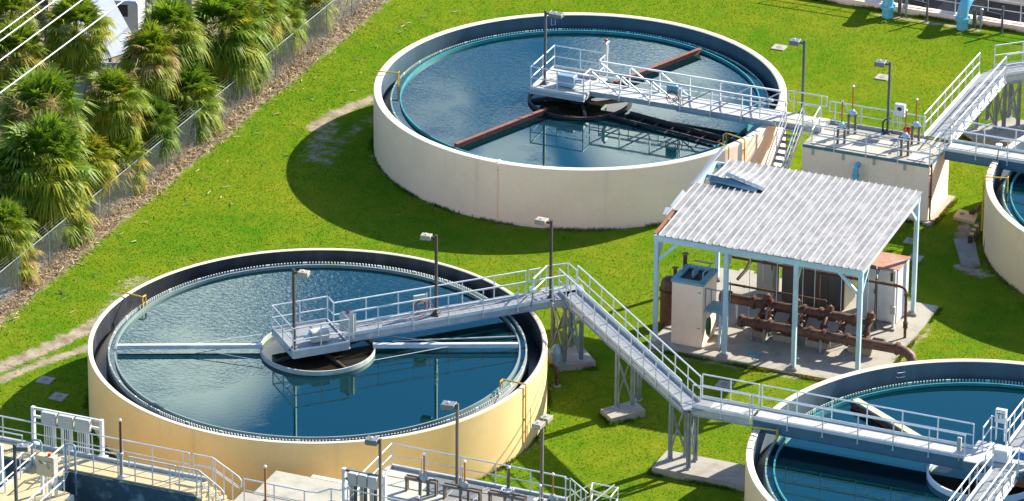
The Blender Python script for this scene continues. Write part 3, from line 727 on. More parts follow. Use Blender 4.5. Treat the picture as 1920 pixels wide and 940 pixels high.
# landing where the bridge meets the diagonal walkway
ldg = thing('walkway_landing', 'grey landing joining the tank bridge to the long diagonal walkway', 'walkway', tuple(cAv + e45 * 10.4) [:2] + (0,))
poly = [loc45(9.97, -.48), loc45(10.6, -.48), (2.55, -.05), (3.05, .35), (2.70, .95), loc45(10.3, .85), loc45(9.97, .85)]
flat(poly, ZD - .05, ZD).build('deck', 'deck_alu', ldg)
b = MB()
for i in range(len(poly)):
    p, q = poly[i], poly[(i + 1) % len(poly)]; b.bar((*p, ZD - .19), (*q, ZD - .19), .05, .27)
b.build('frame', 'alu_dull', ldg)
pl = [loc45(9.7, .55), loc45(9.9, 1.75)]
railing(ldg, [(*loc45(9.35, .5), ZD), (*loc45(9.85, .52), ZD)], .6, closed_ends=True, drop=.1)
a1, a2, a3, a4 = at(1000, 523, ZD + 1.05), at(1025, 499, ZD + 1.05), at(1065.5, 494, ZD + 1.05), at(1081, 507, ZD + 1.05)
for a_ in (a1, a2, a3, a4): a_.z = ZD
railing(ldg, [a1, a2, a3, a4], 1.2, drop=.1)
railing(ldg, [(*loc45(9.97, -.50), ZD), (*loc45(10.55, -.50), ZD)], 1.2, drop=.1)

# long diagonal and the bridge of the near right tank
dg = thing('diagonal_walkway', 'long silver walkway running diagonally between the two nearer tanks', 'walkway', (6.5, -3.6, 0))
L0, L1 = at(1046, 502.7, ZD + 1.05), at(1281, 715.5, ZD + 1.05); R0, R1 = at(1082, 497, ZD + 1.05), at(1305, 700, ZD + 1.05)
m0, m1 = (L0 + R0) / 2, (L1 + R1) / 2
dd = (m1 - m0).normalized(); nn = Vector((-dd.y, dd.x, 0))
wd = abs((R0 - L0).dot(nn))
walkway(dg, m0 + dd * .1, m1 + dd * .15, wd - .2, ZD, .30, 'LR', 1.12, 'deck_alu', 'alu_dull', 'alu')
kn = [at(1281, 716, ZD + 1.05), at(1303, 722, ZD + 1.05), at(1306, 701, ZD + 1.05)]
flat([(m1.x - .75, m1.y + .05), (m1.x + .1, m1.y - .75), (11.55, -7.98), (11.55, -7.06), (m1.x + .55, -7.06), (m1.x + .1, m1.y + .6)], ZD - .05, ZD + .002).build('knuckle_deck', 'deck_alu', dg)

brC = thing('access_bridge', 'white planked bridge crossing the lower right tank to its centre', 'bridge', (cC[0], cC[1], ZD))
yC = -7.52
walkway(brC, (10.95, yC), (13.3, yC), .86, ZD, .30, 'LR', 1.4, 'deck_white', 'alu_dull', 'alu', h=1.0)
walkway(brC, (13.42, yC), (22.0, yC), .86, ZD, .46, 'LR', 1.42, 'deck_white', 'steel_blue', 'alu', h=1.0)
pcx = [(22.0, -8.2), (24.35, -8.2), (24.35, -6.3), (22.0, -6.3)]
flat(pcx, ZD - .05, ZD).build('platform_deck', 'deck_white', brC)
b = MB()
for i in range(4): b.bar((*pcx[i], ZD - .2), (*pcx[(i + 1) % 4], ZD - .2), .06, .3)
b.build('platform_frame', 'steel_blue', brC)
a1, a2, a3 = at(1844, 802, ZD + 1.0), at(1860, 780, ZD + 1.0), at(1894, 787, ZD + 1.0)
for a_ in (a1, a2, a3): a_.z = ZD
railing(brC, [a1, a2, a3], .9, h=1.0)
sw0 = at(1885, 838, ZD + 1.0); sw1 = at(1805, 940, ZD + 1.0)
walkway(brC, (sw0.x, -8.25), (sw0.x, -16.8), .82, ZD, .36, 'LR', 1.0, 'deck_alu', 'alu', 'alu', h=1.0)
ne0 = at(1894, 786, ZD + 1.0)
walkway(brC, (ne0.x + .46, -6.25), (ne0.x + .46, 1.5), .82, ZD, .36, 'LR', 1.0, 'deck_alu', 'alu', 'alu', h=1.0)
walkway(brC, (24.4, yC), (31.5, yC), .86, ZD, .46, 'LR', 1.42, 'deck_white', 'steel_blue', 'alu', h=1.0)

# far tank bridge: truss parapets
ZB = 3.0
brB = thing('truss_bridge', 'white truss sided bridge with platform over the tank with red skimmer beams', 'bridge', (cB[0], cB[1], ZB))
yb = 20.80
px0, px1, py0, py1 = -7.22, -4.72, 19.45, 22.2
flat([(px0, py0), (px1, py0), (px1, py1), (px0, py1)], ZB - .05, ZB).build('platform_deck', 'deck_white', brB)
b = MB()
for p, q in (((px0, py0), (px1, py0)), ((px1, py0), (px1, py1)), ((px1, py1), (px0, py1)), ((px0, py1), (px0, py0))): b.bar((*p, ZB - .13), (*q, ZB - .13), .06, .18)
b.build('platform_frame', 'alu_dull', brB)
b = MB().box(px0 + .3, px0 + .9, py0 + .4, py0 + 2.4, ZB, ZB + .03); b.box(px0 + .9, px1 - .2, py1 - .62, py1 - .42, ZB, ZB + .10)
b.build('cable_tray', 'deck_white', brB)
railing(brB, [(px1, 20.25, ZB), (px1, py0, ZB), (px0, py0, ZB), (px0, py1, ZB), (px1, py1, ZB), (px1, 21.35, ZB)], 1.2, drop=.2)
b = MB()
for p, q in (((px1, py0), (px0, py0)), ((px0, py0), (px0, py1)), ((px0, py1), (px1, py1))): b.bar((*p, ZB + .05), (*q, ZB + .05), .012, .12)
b.build('kick_plate', 'alu', brB)
walkway(brB, (px1, yb), (4.0, yb), .95, ZB, .20, '', 1.4, 'deck_white', 'alu_dull')
for sg, nm in ((-1, 0), (1, 1)):
    y = yb + sg * .55
    b = MB().bar((px1, y, ZB + 1.0), (3.85, y, ZB + 1.0), .07, .07).bar((px1, y, ZB - .02), (3.85, y, ZB - .02), .07, .08).bar((px1, y + sg * .0, ZB + .30), (3.85, y, ZB + .30), .03, .05)
    b.build('truss_chord', 'alu', brB)
    n = 6; ln = (3.85 - px1) / n
    for k in range(n):
        xa, xb = px1 + k * ln, px1 + (k + 1) * ln
        d_ = MB()
        if k < 3: d_.bar((xa, y, ZB + .97), (xb, y, ZB + .02), .06, .05, (0, 1, 0))
        else: d_.bar((xa, y, ZB + .02), (xb, y, ZB + .97), .05, .05, (0, 1, 0))
        d_.build('truss_diagonal', 'alu' if k < 3 else 'alu_dull', brB)
        if k: MB().bar((xa, y, ZB + .02), (xa, y, ZB + .97), .05, .05, (0, 1, 0)).bar((xa, y, ZB - .02), (xa, y + sg * .16, ZB - .20), .04, .04).bar((xa, y + sg * .14, ZB - .18), (xa, y + sg * .02, ZB + .7), .03, .03).build('truss_post', 'alu', brB)
MB().tube([(-.6, yb - .62, ZB - .05), (-.6, yb - .62, ZB - .22), (2.9, yb - .62, ZB - .25), (3.35, yb - .66, ZB - .25), (3.35, yb - .66, ZB - .55)], .035, 8).build('water_pipe', 'hoop_blue', brB)

# landing and stair between the far tank and the splitter box
st = thing('stair_landing', 'silver landing with a steep open stair beside the far tank rim', 'stairs', (4.8, 20.8, 0))
ZL = 2.95
flat([(3.15, 20.5), (6.0, 20.5), (6.0, 21.62), (3.15, 21.62)], ZL - .06, ZL).build('deck', 'cover', st)
b = MB()
for p, q in (((3.15, 20.5), (6.0, 20.5)), ((6.0, 20.5), (6.0, 21.62)), ((6.0, 21.62), (3.15, 21.62))): b.bar((*p, ZL - .14), (*q, ZL - .14), .06, .26)
b.build('frame', 'alu_dull', st)
railing(st, [(4.08, 21.66, ZL), (5.85, 21.66, ZL)], 1.2, h=1.0, closed_ends=True)
railing(st, [(3.2, 20.42, ZL), (4.36, 20.42, ZL)], .8, h=1.0)
railing(st, [(5.2, 20.42, ZL), (5.95, 20.42, ZL), (5.95, 19.5, ZL - .25)], .7, h=1.0)
for x in (4.42, 5.16):
    MB().bar((x, 20.48, ZL - .05), (x, 16.75, .12), .05, .24).build('stringer', 'alu', st)
    b = MB(); z0, z1 = Vector((x, 20.48, ZL + .95)), Vector((x, 16.75, 1.15))
    b.tube([z0, z1], .03, 8); b.tube([z0 - Vector((0, 0, .42)), z1 - Vector((0, 0, .42))], .025, 8)
    for k in (0, .33, .66, 1): b.tube([z0.lerp(z1, k), z0.lerp(z1, k) - Vector((0, 0, .95))], .023, 6)
    b.build('stair_railing', 'alu', st)
for k in range(14):
    y = 20.30 - k * .262; z = ZL - .20 - k * .198
    MB().box(4.45, 5.13, y - .14, y + .13, z - .04, z).build('tread', 'deck_alu', st)
for x in (3.3, 5.9): MB().bar((x, 21.3, 0), (x, 21.3, ZL - .2), .09, .09).build('leg', 'galv', st)

# walkway rising out of the splitter box at upper right, and the one to the far right tank
ur = thing('side_walkway', 'silver walkway leading up and away from the splitter box on braced legs', 'walkway', (10.9, 25, 0))
ZU = 2.85
walkway(ur, (10.9, 21.75), (10.9, 29.45), 1.02, ZU, .34, 'LR', .98, 'deck_alu', 'alu', 'alu', h=1.0)
a1, a2 = at(1842, 97, ZU + 1.0), at(1990, 76, ZU + 1.0); a1.z = a2.z = ZU
b1, b2 = at(1879, 110, ZU + 1.0), at(1990, 95, ZU + 1.0); b1.z = b2.z = ZU
e_ = (a2 - a1).normalized(); n_ = Vector((-e_.y, e_.x, 0))
mid0 = Vector((10.9, 29.55, 0)) + e_ * .5 + n_ * .3
walkway(ur, mid0, mid0 + e_ * 7, .98, ZU, .34, 'LR', 1.35, 'deck_alu', 'alu_dull', 'alu', h=1.0)
flat([(10.38, 29.4), (11.42, 29.4), tuple((mid0 - n_ * .5 + e_ * .02))[:2], tuple((mid0 + n_ * .5 + e_ * .02))[:2]], ZU - .3, ZU - .003).build('knuckle_deck', 'deck_alu', ur)
b = MB()
for k in range(6):
    y = 22.6 + k * 1.15; b.tube([(11.55, y, ZU - .14), (11.55, y + .8, ZU - .14)], .035, 6); b.ball((11.58, y + .9, ZU - .17), .07, 8)
b.build('light_conduit', 'alu', ur)

brD = thing('access_bridge', 'silver bridge leaving the splitter box towards the far right tank', 'bridge', (14, 21.1, 0))
walkway(brD, (11.65, 21.1), (23, 21.1), .95, ZU, .40, 'LR', 1.42, 'deck_white', 'steel_blue', 'alu', h=1.0)

# ------------------------------------------------------------------ braced support legs on pads
def support(label, legs, pad, ztop, braces, m='galv', padz=.30):
    x = sum(l[0] for l in legs) / len(legs); y = sum(l[1] for l in legs) / len(legs)
    t = thing('support_tower', label, 'support', (x, y, 0), 'braced supports under the walkways')
    MB().prism(pad, -.2, padz).build('concrete_pad', 'concrete', t)
    for (lx, ly) in legs:
        b = MB().bar((lx, ly, padz + .02), (lx, ly, ztop), .10, .10).bar((lx + .07, ly, padz + .02), (lx + .07, ly, ztop), .02, .12)
        b.build('leg', m, t)
        b = MB().box(lx - .13, lx + .13, ly - .13, ly + .13, padz, padz + .025)
        for sx in (-.1, .1):
            for sy in (-.1, .1): b.box(lx + sx - .018, lx + sx + .018, ly + sy - .018, ly + sy + .018, padz + .02, padz + .06)
        b.build('base_plate', 'alu_dull', t)
    for i, j in braces:
        (ax, ay), (bx, by) = legs[i], legs[j]
        MB().bar((ax, ay, padz + .25), (bx, by, ztop - .15), .09, .03).build('brace', m, t)
        MB().bar((bx, by, padz + .25), (ax, ay, ztop - .15), .03, .09).build('brace', m, t)
    for i, j in braces:
        (ax, ay), (bx, by) = legs[i], legs[j]
        MB().bar((ax, ay, ztop - .06), (bx, by, ztop - .06), .08, .10).build('cap_beam', m, t)
    return t
def P(px, py, z=.3): q = at(px, py, z); return (q.x, q.y)
zt = ZD - .33
support('braced legs on a square pad beside the tan tank wall', [P(1057, 680), P(1088, 675), P(1068, 652), P(1035, 662)], [P(1044, 686), P(1117, 678), P(1090, 647), P(1020, 655)], zt, [(0, 1), (1, 2), (3, 0), (2, 3)])
support('pair of legs on a small rectangular pad under the middle of the diagonal walkway', [P(1154.5, 764), P(1184, 760), P(1196, 750.5)], [P(1126, 767), P(1146.4, 785), P(1210.4, 769), P(1189.5, 750)], zt, [(0, 1)])
support('legs on a long pad running into the lower right tank', [P(1255, 861), P(1284, 855.5), P(1302, 864), P(1289, 879)], [P(1222, 876), (9.40, -6.6), (14.3, -6.6), (14.3, -8.25)], zt, [(0, 1), (2, 3)])
uz = .25
support('cluster of braced legs on a big pad at the upper right', [P(1829.4, 239), P(1864.4, 241), P(1880.3, 239), P(1907.3, 235), P(1891, 217), P(1850, 222)], [P(1802, 241), P(1825, 258), (14.5, 28.8), (14.6, 30.6), (11.4, 31.2)], ZU - .38, [(0, 1), (1, 2), (2, 3), (3, 4), (5, 1)], padz=uz)
pp = P(1397, 800, 2)
b = MB().bar((13.33, yC - .1, 0), (13.33, yC - .1, ZD - .4), .12, .12); b.box(13.2, 13.46, yC - .23, yC + .03, 0, .03)
tag(b.build('support_post', 'galv', None, False, (13.33, yC, 0)), 'single grey post under the bridge end beside the lower right tank', 'support')
# ------------------------------------------------------------------ splitter box
ZS = 2.75
sp = thing('splitter_box', 'beige concrete splitter box with railed deck behind the metal roof', 'concrete basin', (8.6, 20.3, 0))
sx0, sx1, sy0, sy1 = 5.72, 11.50, 18.97, 21.72
b = MB(); b.box(sx0, sx1, sy0, sy1, -.2, ZS - .12); b.build('wall', 'wall_beige', sp)
b = MB(); b.box(sx0 + .002, sx1 - .002, sy0 + .002, sy1 - .002, ZS - .118, ZS - .01); b.build('deck_slab', 'concrete', sp)
k = 0
for i in range(6):
    for j in range(3):
        if random.random() < .16: continue
        x = sx0 + .3 + i * .88; y = sy0 + .22 + j * .80
        MB().box(x, x + .84, y, y + .76, ZS - .006, ZS + .022).build('cover_panel', random.choice(['cover', 'cover', 'deck_white', 'concrete']), sp)
b = MB().bar((sx0, sy0 - .02, ZS - .06), (sx1, sy0 - .02, ZS - .06), .03, .14); b.bar((sx1 + .02, sy0, ZS - .06), (sx1 + .02, sy1, ZS - .06), .03, .14)
b.build('edge_angle', 'steel_blue', sp)
MB().bar((sx0 + .3, sy1 - .02, ZS + .05), (10.35, sy1 - .02, ZS + .05), .05, .16).build('kick_plate', 'alu_dull', sp)
railing(sp, [(sx0, sy0 - .04, ZS), (sx1 + .02, sy0 - .04, ZS), (sx1 + .02, sy0 + 1.3, ZS)], 1.45, h=1.0)
railing(sp, [(5.98, sy1 - .02, ZS), (10.36, sy1 - .02, ZS)], 1.45, h=1.0, closed_ends=True)
b = MB()
for x in (6.2, 7.6, 9.0, 10.4): b.box(x - .05, x + .05, sy0 - .06, sy0 - .005, ZS - .42, ZS - .16)
b.build('rail_bracket', 'alu_dull', sp)
b = MB().tube([(8.30, sy0 + .1, 2.25), (8.30, sy0 - .28, 2.25), (8.30, sy0 - .34, 2.14), (8.30, sy0 - .34, .3)], .12, 14)
b.lathe([(.12, 1.78), (.16, 1.78), (.16, 1.88), (.12, 1.88)], 16, (8.30, sy0 - .34))
tag(b.build('blue_pipe', 'blue_pipe', None, True, (8.3, sy0, 0)), 'pale blue downpipe bent out of the splitter box wall', 'pipe')
b = MB().tube([(sx1 + .07, sy0 + .12, ZS), (sx1 + .07, sy0 + .12, .15), (sx1 + .35, sy0 + .12, .12)], .04, 8)
for z in (2.2, 1.2): b.box(sx1, sx1 + .1, sy0 + .05, sy0 + .19, z, z + .04)
b.build('drain_pipe', 'maroon', sp, True)
MB().box(sx1 - .15, sx1 + .25, sy0 - .2, sy1 + .3, -.1, .12).build('footing', 'concrete', sp)

def valve_stand(px, py, z, label, hs=.72, hst=1.25, cover='orange', crank=True, grp='valve stands', gear='valve_blue', frame=True):
    p = at(px, py, z)
    t = thing('valve_stand', label, 'valve', tuple(p), grp)
    if frame:
        for dx, dy in ((-.13, -.07), (.13, .07)):
            MB().bar((p.x + dx, p.y + dy, z), (p.x + dx, p.y + dy, z + hs), .09, .10).build('leg', 'post_brown', t)
        MB().bar((p.x - .18, p.y - .1, z + hs + .03), (p.x + .18, p.y + .1, z + hs + .03), .12, .06).build('bracket', 'post_brown', t)
    b = MB().lathe([(.02, z + hs + .30), (.09, z + hs + .28), (.14, z + hs + .18), (.15, z + hs + .12), (.10, z + hs + .04)], 14, (p.x, p.y))
    b.tube([(p.x, p.y, z + hs + .18), (p.x + .2, p.y - .04, z + hs + .18)], .06, 8)
    b.build('gearbox', gear, t, True)
    if crank: MB().tube([(p.x - .1, p.y, z + hs + .2), (p.x - .26, p.y - .02, z + hs + .2), (p.x - .28, p.y - .02, z + hs + .45), (p.x - .38, p.y - .02, z + hs + .46)], .022, 6).build('crank', gear, t)
    b = MB().tube([(p.x, p.y, z + hs + .28), (p.x, p.y, z + hs + hst)], .037, 8); b.build('stem_cover', cover, t, True)
    MB().tube([(p.x, p.y, z + hs + hst), (p.x, p.y, z + hs + hst + .05), (p.x, p.y, z + hs + hst + .08)], [.055, .055, .025], 10).build('cap', 'cap', t, True)
    return t
valve_stand(1577, 270, ZS, 'valve with short orange stem cover at the stair end of the splitter box', .72, 1.25)
valve_stand(1597, 251, ZS, 'valve with tall orange stem cover and raised crank on the splitter box', .85, 1.35)
valve_stand(1696, 292, ZS, 'valve with orange stem cover in front of the red bucket', .78, 1.30, crank=False)
valve_stand(1716, 271, ZS, 'valve with orange stem cover beside the foot of the upper right walkway', .78, 1.30, crank=False)
# bucket
p = at(1700, 258, ZS)
t = thing('bucket', 'bright red bucket on the splitter box deck', 'bucket', tuple(p))
MB().lathe([(.01, ZS + .025), (.13, ZS + .025), (.17, ZS + .42), (.185, ZS + .42), (.185, ZS + .40), (.165, ZS + .40), (.12, ZS + .06), (.01, ZS + .06)], 24, (p.x, p.y)).build('body', 'red', t, True)
MB().tube([(p.x + .18 * cos(a), p.y + .02, ZS + .40 + .13 * sin(a)) for a in [pi * i / 10 for i in range(11)]], .008, 5).build('handle', 'alu', t)
# display box
p = at(1686, 251, ZS)
t = thing('display_box', 'white instrument box with dark round display on thin legs', 'instrument', tuple(p))
b = MB().cbox((p.x, p.y, ZS + 1.12), .46, .20, .56); b.build('enclosure', 'white', t)
MB().add([(p.x + .11 * cos(a), p.y - .104, ZS + 1.20 + .09 * sin(a)) for a in [2 * pi * i / 18 for i in range(18)]], [tuple(range(18))]).build('display', 'dark', t)
for dx in (-.10, .0, .07): MB().tube([(p.x + dx, p.y, ZS), (p.x + dx, p.y, ZS + .86)], .014, 6).build('leg', 'alu', t)
p = at(1655, 247, ZS)
b = MB().tube([p, p + Vector((0, 0, .45)), p + Vector((.08, .05, .55)), p + Vector((.2, .1, .58)), p + Vector((.32, .1, .66))], .04, 8)
tag(b.build('black_standpipe', 'rust_dark', None, True, tuple(p)), 'short black standpipe at the foot of the splitter box lamp', 'pipe')

# ------------------------------------------------------------------ lamps
def lamp(label, p, z0, z1, heads, pole='bronze', head='lamp_tan', hs=(.42, .32, .19), base=True, armlen=.16):
    t = thing('lamp_post', label, 'lamp post', (p[0], p[1], z0), 'lamp posts')
    b = MB().bar((p[0], p[1], z0 + .01), (p[0], p[1], z1), .10, .10); b.build('pole', pole, t)
    b = MB().cbox((p[0], p[1], z0 + .03), .34, .34, .06).cbox((p[0], p[1], z0 + .10), .2, .2, .1); b.build('base_plate', pole, t)
    for (hx, hy) in heads:
        a = atan2(hy, hx); ln = sqrt(hx * hx + hy * hy)
        d = Vector((cos(a), sin(a), 0)); q = Vector((p[0], p[1], z1 - .13))
        MB().bar(q + d * .05, q + d * (.05 + armlen + .02), .07, .09).build('arm', pole, t)
        c = q + d * (.05 + armlen + hs[0] / 2)
        h = MB().cbox(c, *hs, a).build('lamp_head', head, t)
        f = MB().cbox(c - Vector((0, 0, hs[2] / 2 + .012)), hs[0] * .8, hs[1] * .8, .02, a).build('lens', 'lens', h)
        MB().tube([c + Vector((0, 0, hs[2] / 2)), c + Vector((0, 0, hs[2] / 2 + .06))], .035, 8).build('photocell', 'cap', h)
    return t
def lp(px, py, z): q = at(px, py, z); return (q.x, q.y)
zt = ZD + 3.5
lamp('brown lamp post on the platform of the tan tank', lp(550.5, 505, zt), ZD, zt, [(1, .1)])
lamp('brown lamp post halfway along the tan tank bridge', lp(818, 441, zt), ZD, zt, [(-1, -.1)])
lamp('lamp post on the landing at the top of the diagonal walkway', lp(1034, 413, zt), ZD, zt, [(-1, .05)], hs=(.46, .36, .2))
lamp('dark lamp post with hanging bracket on the platform over the far tank', lp(1023, 20, 6.5), ZB, 6.5, [(1, 0)], 'slate', 'lamp_grey', (.60, .36, .16))
q = lp(1023, 20, 6.5)
t = thing('hanging_bracket', 'small pale hanging loop below the lamp head over the far tank', 'bracket', (q[0], q[1], 5.8))
MB().tube([(q[0] + .28, q[1], 6.25), (q[0] + .28, q[1], 5.85), (q[0] + .46, q[1], 5.9), (q[0] + .46, q[1], 6.25)], .02, 6, closed=True).build('loop', 'hoop_blue', t)
MB().bar((q[0] + .02, q[1], 6.2), (q[0] + .46, q[1], 6.2), .03, .03).build('arm', 'slate', t)
lamp('slate lamp post behind the stair landing of the far tank', (4.62, 21.95), ZL - .1, ZL + 3.35, [(-1, -.05)], 'slate', 'lamp_grey', (.44, .40, .2))
lamp('slate lamp post standing on the splitter box deck', lp(1664, 250, ZS), ZS, ZS + 3.35, [(-1, -.05)], 'slate', 'lamp_grey', (.44, .40, .2))

# ------------------------------------------------------------------ canopy
cs = thing('canopy_shelter', 'pale blue steel shelter with torn white ribbed roof over brown pumps', 'shelter', (9.7, 6.2, 0))
rx0, rx1, ry0, ry1 = 5.06, 14.12, 2.60, 10.05
def rz(y): return 5.04 + (y - ry0) * .064
cxs = (5.22, 8.25, 11.25, 14.0)
def column(x, y):
    b = MB().bar((x, y, .14), (x, y, rz(y) - .1), .17, .17); b.build('column', 'canopy_steel', cs)
    MB().cbox((x, y, .15), .44, .44, .10).cbox((x, y, .22), .3, .3, .03).build('column_base', 'concrete', cs)
for x in cxs: column(x, 2.78)
column(14.0, 9.75); column(9.7, 9.75); column(5.3, 9.75)
def brace(p, q): MB().bar(p, q, .10, .12).build('brace', 'canopy_steel', cs)
zc = rz(2.78)
for x, sg in ((5.22, 1), (14.0, -1)):
    brace((x + sg * .08, 2.78, zc - 1.15), (x + sg * 1.05, 2.78, zc - .2))
    brace((x, 2.86, zc - 1.15), (x, 3.8, zc - .12))
for x in (8.25, 11.25): brace((x, 2.86, zc - 1.1), (x, 3.75, zc - .12))
brace((14.0, 9.67, rz(9.75) - 1.1), (14.0, 8.75, rz(8.75) - .2))
MB().bar((rx0 + .05, 2.74, zc - .20), (rx1 - .02, 2.74, zc - .20), .10, .26).build('front_beam', 'canopy_steel', cs)
MB().bar((rx0 + .05, 9.80, rz(9.8) - .20), (rx1 - .02, 9.80, rz(9.8) - .20), .10, .26).build('back_beam', 'canopy_steel', cs)
MB().bar((14.03, 2.80, zc - .17), (14.03, 9.74, rz(9.74) - .17), .10, .24).build('side_beam', 'roof_white', cs)
MB().bar((5.12, 2.80, zc - .14), (5.12, 5.4, rz(5.4) - .14), .10, .24).build('side_beam', 'rust_orange', cs)
MB().bar((5.14, 5.41, rz(5.4) - .16), (5.14, 9.74, rz(9.74) - .16), .10, .24).build('side_beam', 'canopy_steel', cs)
for k in range(4):
    y = 4.2 + k * 1.45; MB().bar((rx0 + .1, y, rz(y) - .12), (rx1 - .1, y, rz(y) - .12), .06, .16).build('purlin', 'canopy_steel', cs)
# ribbed sheets, with a ragged left edge and a torn patch near the back left corner
nr = 31; pitch = (rx1 - rx0) / nr
def yend(x):
    """where each sheet stops at the torn corner"""
    k = x - rx0
    return ry1
def sheet(name, x0, x1, y0, y1, dz=0, tilt=None):
    b = MB(); k0 = round((x0 - rx0) / pitch); k1 = round((x1 - rx0) / pitch)
    n = max(2, int((y1 - y0) / .4)); 
    for k in range(k0, k1):
        xa = rx0 + k * pitch; prof = ((0, 0), (.006, .075), (.030, .078), (.038, .005), (pitch * .35, .006), (pitch * .4, .014), (pitch * .45, .006), (pitch * .68, .006), (pitch * .73, .014), (pitch * .78, .006), (pitch, 0))
        vs = []; fs = []; m = len(prof)
        j0 = y0 + (random.uniform(-.03, .03)); 
        for j in range(n + 1):
            y = j0 + (y1 - j0) * j / n
            dent = .003 * sin(k * 2.1 + j * .7)
            for (dx, dzz) in prof:
                z = rz(y) + dzz + dz + (dent if dx not in (0, pitch) else 0)
                if tilt: z += tilt(xa + dx, y)
                vs.append((xa + dx, y, z))
        for j in range(n):
            for i in range(3, m - 1): fs.append((j * m + i, j * m + i + 1, (j + 1) * m + i + 1, (j + 1) * m + i))
        b.cur = 0; b.add(vs, fs); b.cur = 1
        b.add(vs, [(j * m + i, j * m + i + 1, (j + 1) * m + i + 1, (j + 1) * m + i) for j in range(n) for i in range(3)])
    return b.build(name, ['roof', 'roof_rib_lit'], cs)
kx = lambda k: rx0 + k * pitch
sheet('roof_sheet', kx(10), kx(31), ry0, ry1)
sheet('roof_sheet', kx(1), kx(10), ry0, 7.55)
sheet('roof_sheet', kx(0), kx(1), 4.9, 7.55)
lift = lambda x, y: .30 * max(0, 1 - (y - 7.9) / 1.3) * max(0, 1 - abs(x - 6.6) / 1.9)
sheet('roof_sheet', kx(2), kx(10), 7.9, ry1, 0, lift)
b = MB().prism([(kx(1), 7.3), (kx(10), 7.3), (kx(10), 8.4), (kx(2), 9.9), (kx(1), 9.9)], rz(7.8) - .30, rz(7.8) - .28); b.build('tear_shade', 'steel_blue', cs)  # added dark blue sheet, stands in for the shade inside the tear
# bent strips along the torn edge
def flap(pts, name='torn_sheet', m='roof_white'):
    b = MB(); vs = [Vector(p) for p in pts]; n = (vs[1] - vs[0]).cross(vs[3] - vs[0]).normalized() * .02
    b.add([*vs, *[v + n for v in vs]], [(0, 3, 2, 1), (4, 5, 6, 7), (0, 1, 5, 4), (1, 2, 6, 5), (2, 3, 7, 6), (3, 0, 4, 7)]); b.build(name, m, cs)
flap([(4.98, 7.1, rz(7) + .05), (5.18, 7.15, rz(7) + .16), (5.42, 10.35, rz(10) + .50), (5.14, 10.3, rz(10) + .34)])
flap([(5.6, 7.62, rz(7.6) + .16), (7.75, 7.52, rz(7.5) + .03), (7.75, 7.72, rz(7.7) + .12), (5.7, 7.86, rz(7.9) + .30)], m='steel_blue')  # dark blue flap: shade on its lifted side put into the colour
flap([(6.2, 7.95, rz(8) + .33), (7.95, 7.72, rz(7.7) + .05), (7.98, 7.86, rz(7.9) + .11), (6.25, 8.1, rz(8.1) + .42)])
flap([(4.88, 5.2, rz(5.2) + .02), (5.04, 4.9, rz(4.9) + .08), (5.12, 6.3, rz(6.3) + .10), (4.92, 6.5, rz(6.5) + .14)])
flap([(4.84, 4.4, rz(4.4) - .02), (5.06, 4.3, rz(4.3) + .06), (5.08, 4.9, rz(4.9) + .10), (4.82, 4.8, rz(4.8) + .12)])
b = MB().box(5.02, 14.78, 2.42, 10.9, -.1, .10)
for k in range(1, 4): b.box(5.02 + k * 2.44 - .01, 5.02 + k * 2.44 + .01, 2.43, 10.89, .10, .104)
tag(b.build('shelter_slab', 'concrete', None, False, (9.9, 6.5, 0)), 'stained concrete floor slab under the ribbed roof shelter', 'slab')

# ------------------------------------------------------------------ pump hall contents
Z0 = .10
# tall beige tank with teal open top
tw = thing('mixing_tank', 'tall beige box tank with open teal top under the shelter', 'tank', (6.5, 3.9, Z0))
tx0, tx1, ty0, ty1, tz = 5.80, 7.14, 3.10, 4.72, 2.86
b = MB().box(tx0, tx1, ty0, ty1, Z0, tz); b.build('body', 'wall_beige', tw)
b = MB(); 
b.box(tx0 - .04, tx1 + .04, ty0 - .04, ty0 + .22, tz + .003, tz + .12); b.box(tx0 - .04, tx1 + .04, ty1 - .22, ty1 + .04, tz + .003, tz + .12)
b.box(tx0 - .04, tx0 + .22, ty0 + .22, ty1 - .22, tz + .003, tz + .12); b.box(tx1 - .22, tx1 + .04, ty0 + .22, ty1 - .22, tz + .003, tz + .12)
b.build('top_flange', 'teal_steel', tw)
MB().box(tx0 + .2, tx1 - .2, ty0 + .2, ty1 - .2, tz + .002, tz + .02).build('opening_shade', 'dark', tw)  # flat dark plate on the closed top, painted shade of a hollow inside
b = MB().box(tx0 + .62, tx0 + .72, ty0 + .6, ty1 - .5, tz + .03, tz + .32); b.tube([(tx1 - .15, ty0 + .4, tz + .1), (tx1 - .15, ty0 + .4, tz + .42), (tx1 - .15, ty1 - .2, tz + .42), (tx0 + .4, ty1 - .2, tz + .42)], .035, 8)
b.build('mixer_bar', 'hoop_blue', tw)
MB().tube([(tx0 - .1, ty1 + .1, tz - .1), (tx0 - .1, ty1 + .1, tz + .5), (tx0 - .1, ty1 + .1, tz + .52)], [.09, .09, .15], 12).build('vent_stack', 'rust', tw, True)
b = MB(); 
for z in (2.55, .95): b.box(tx1 - .22, tx1 - .08, ty0 - .012, ty0, z, z + .03)
b.build('name_plate', 'panel_dark', tw)
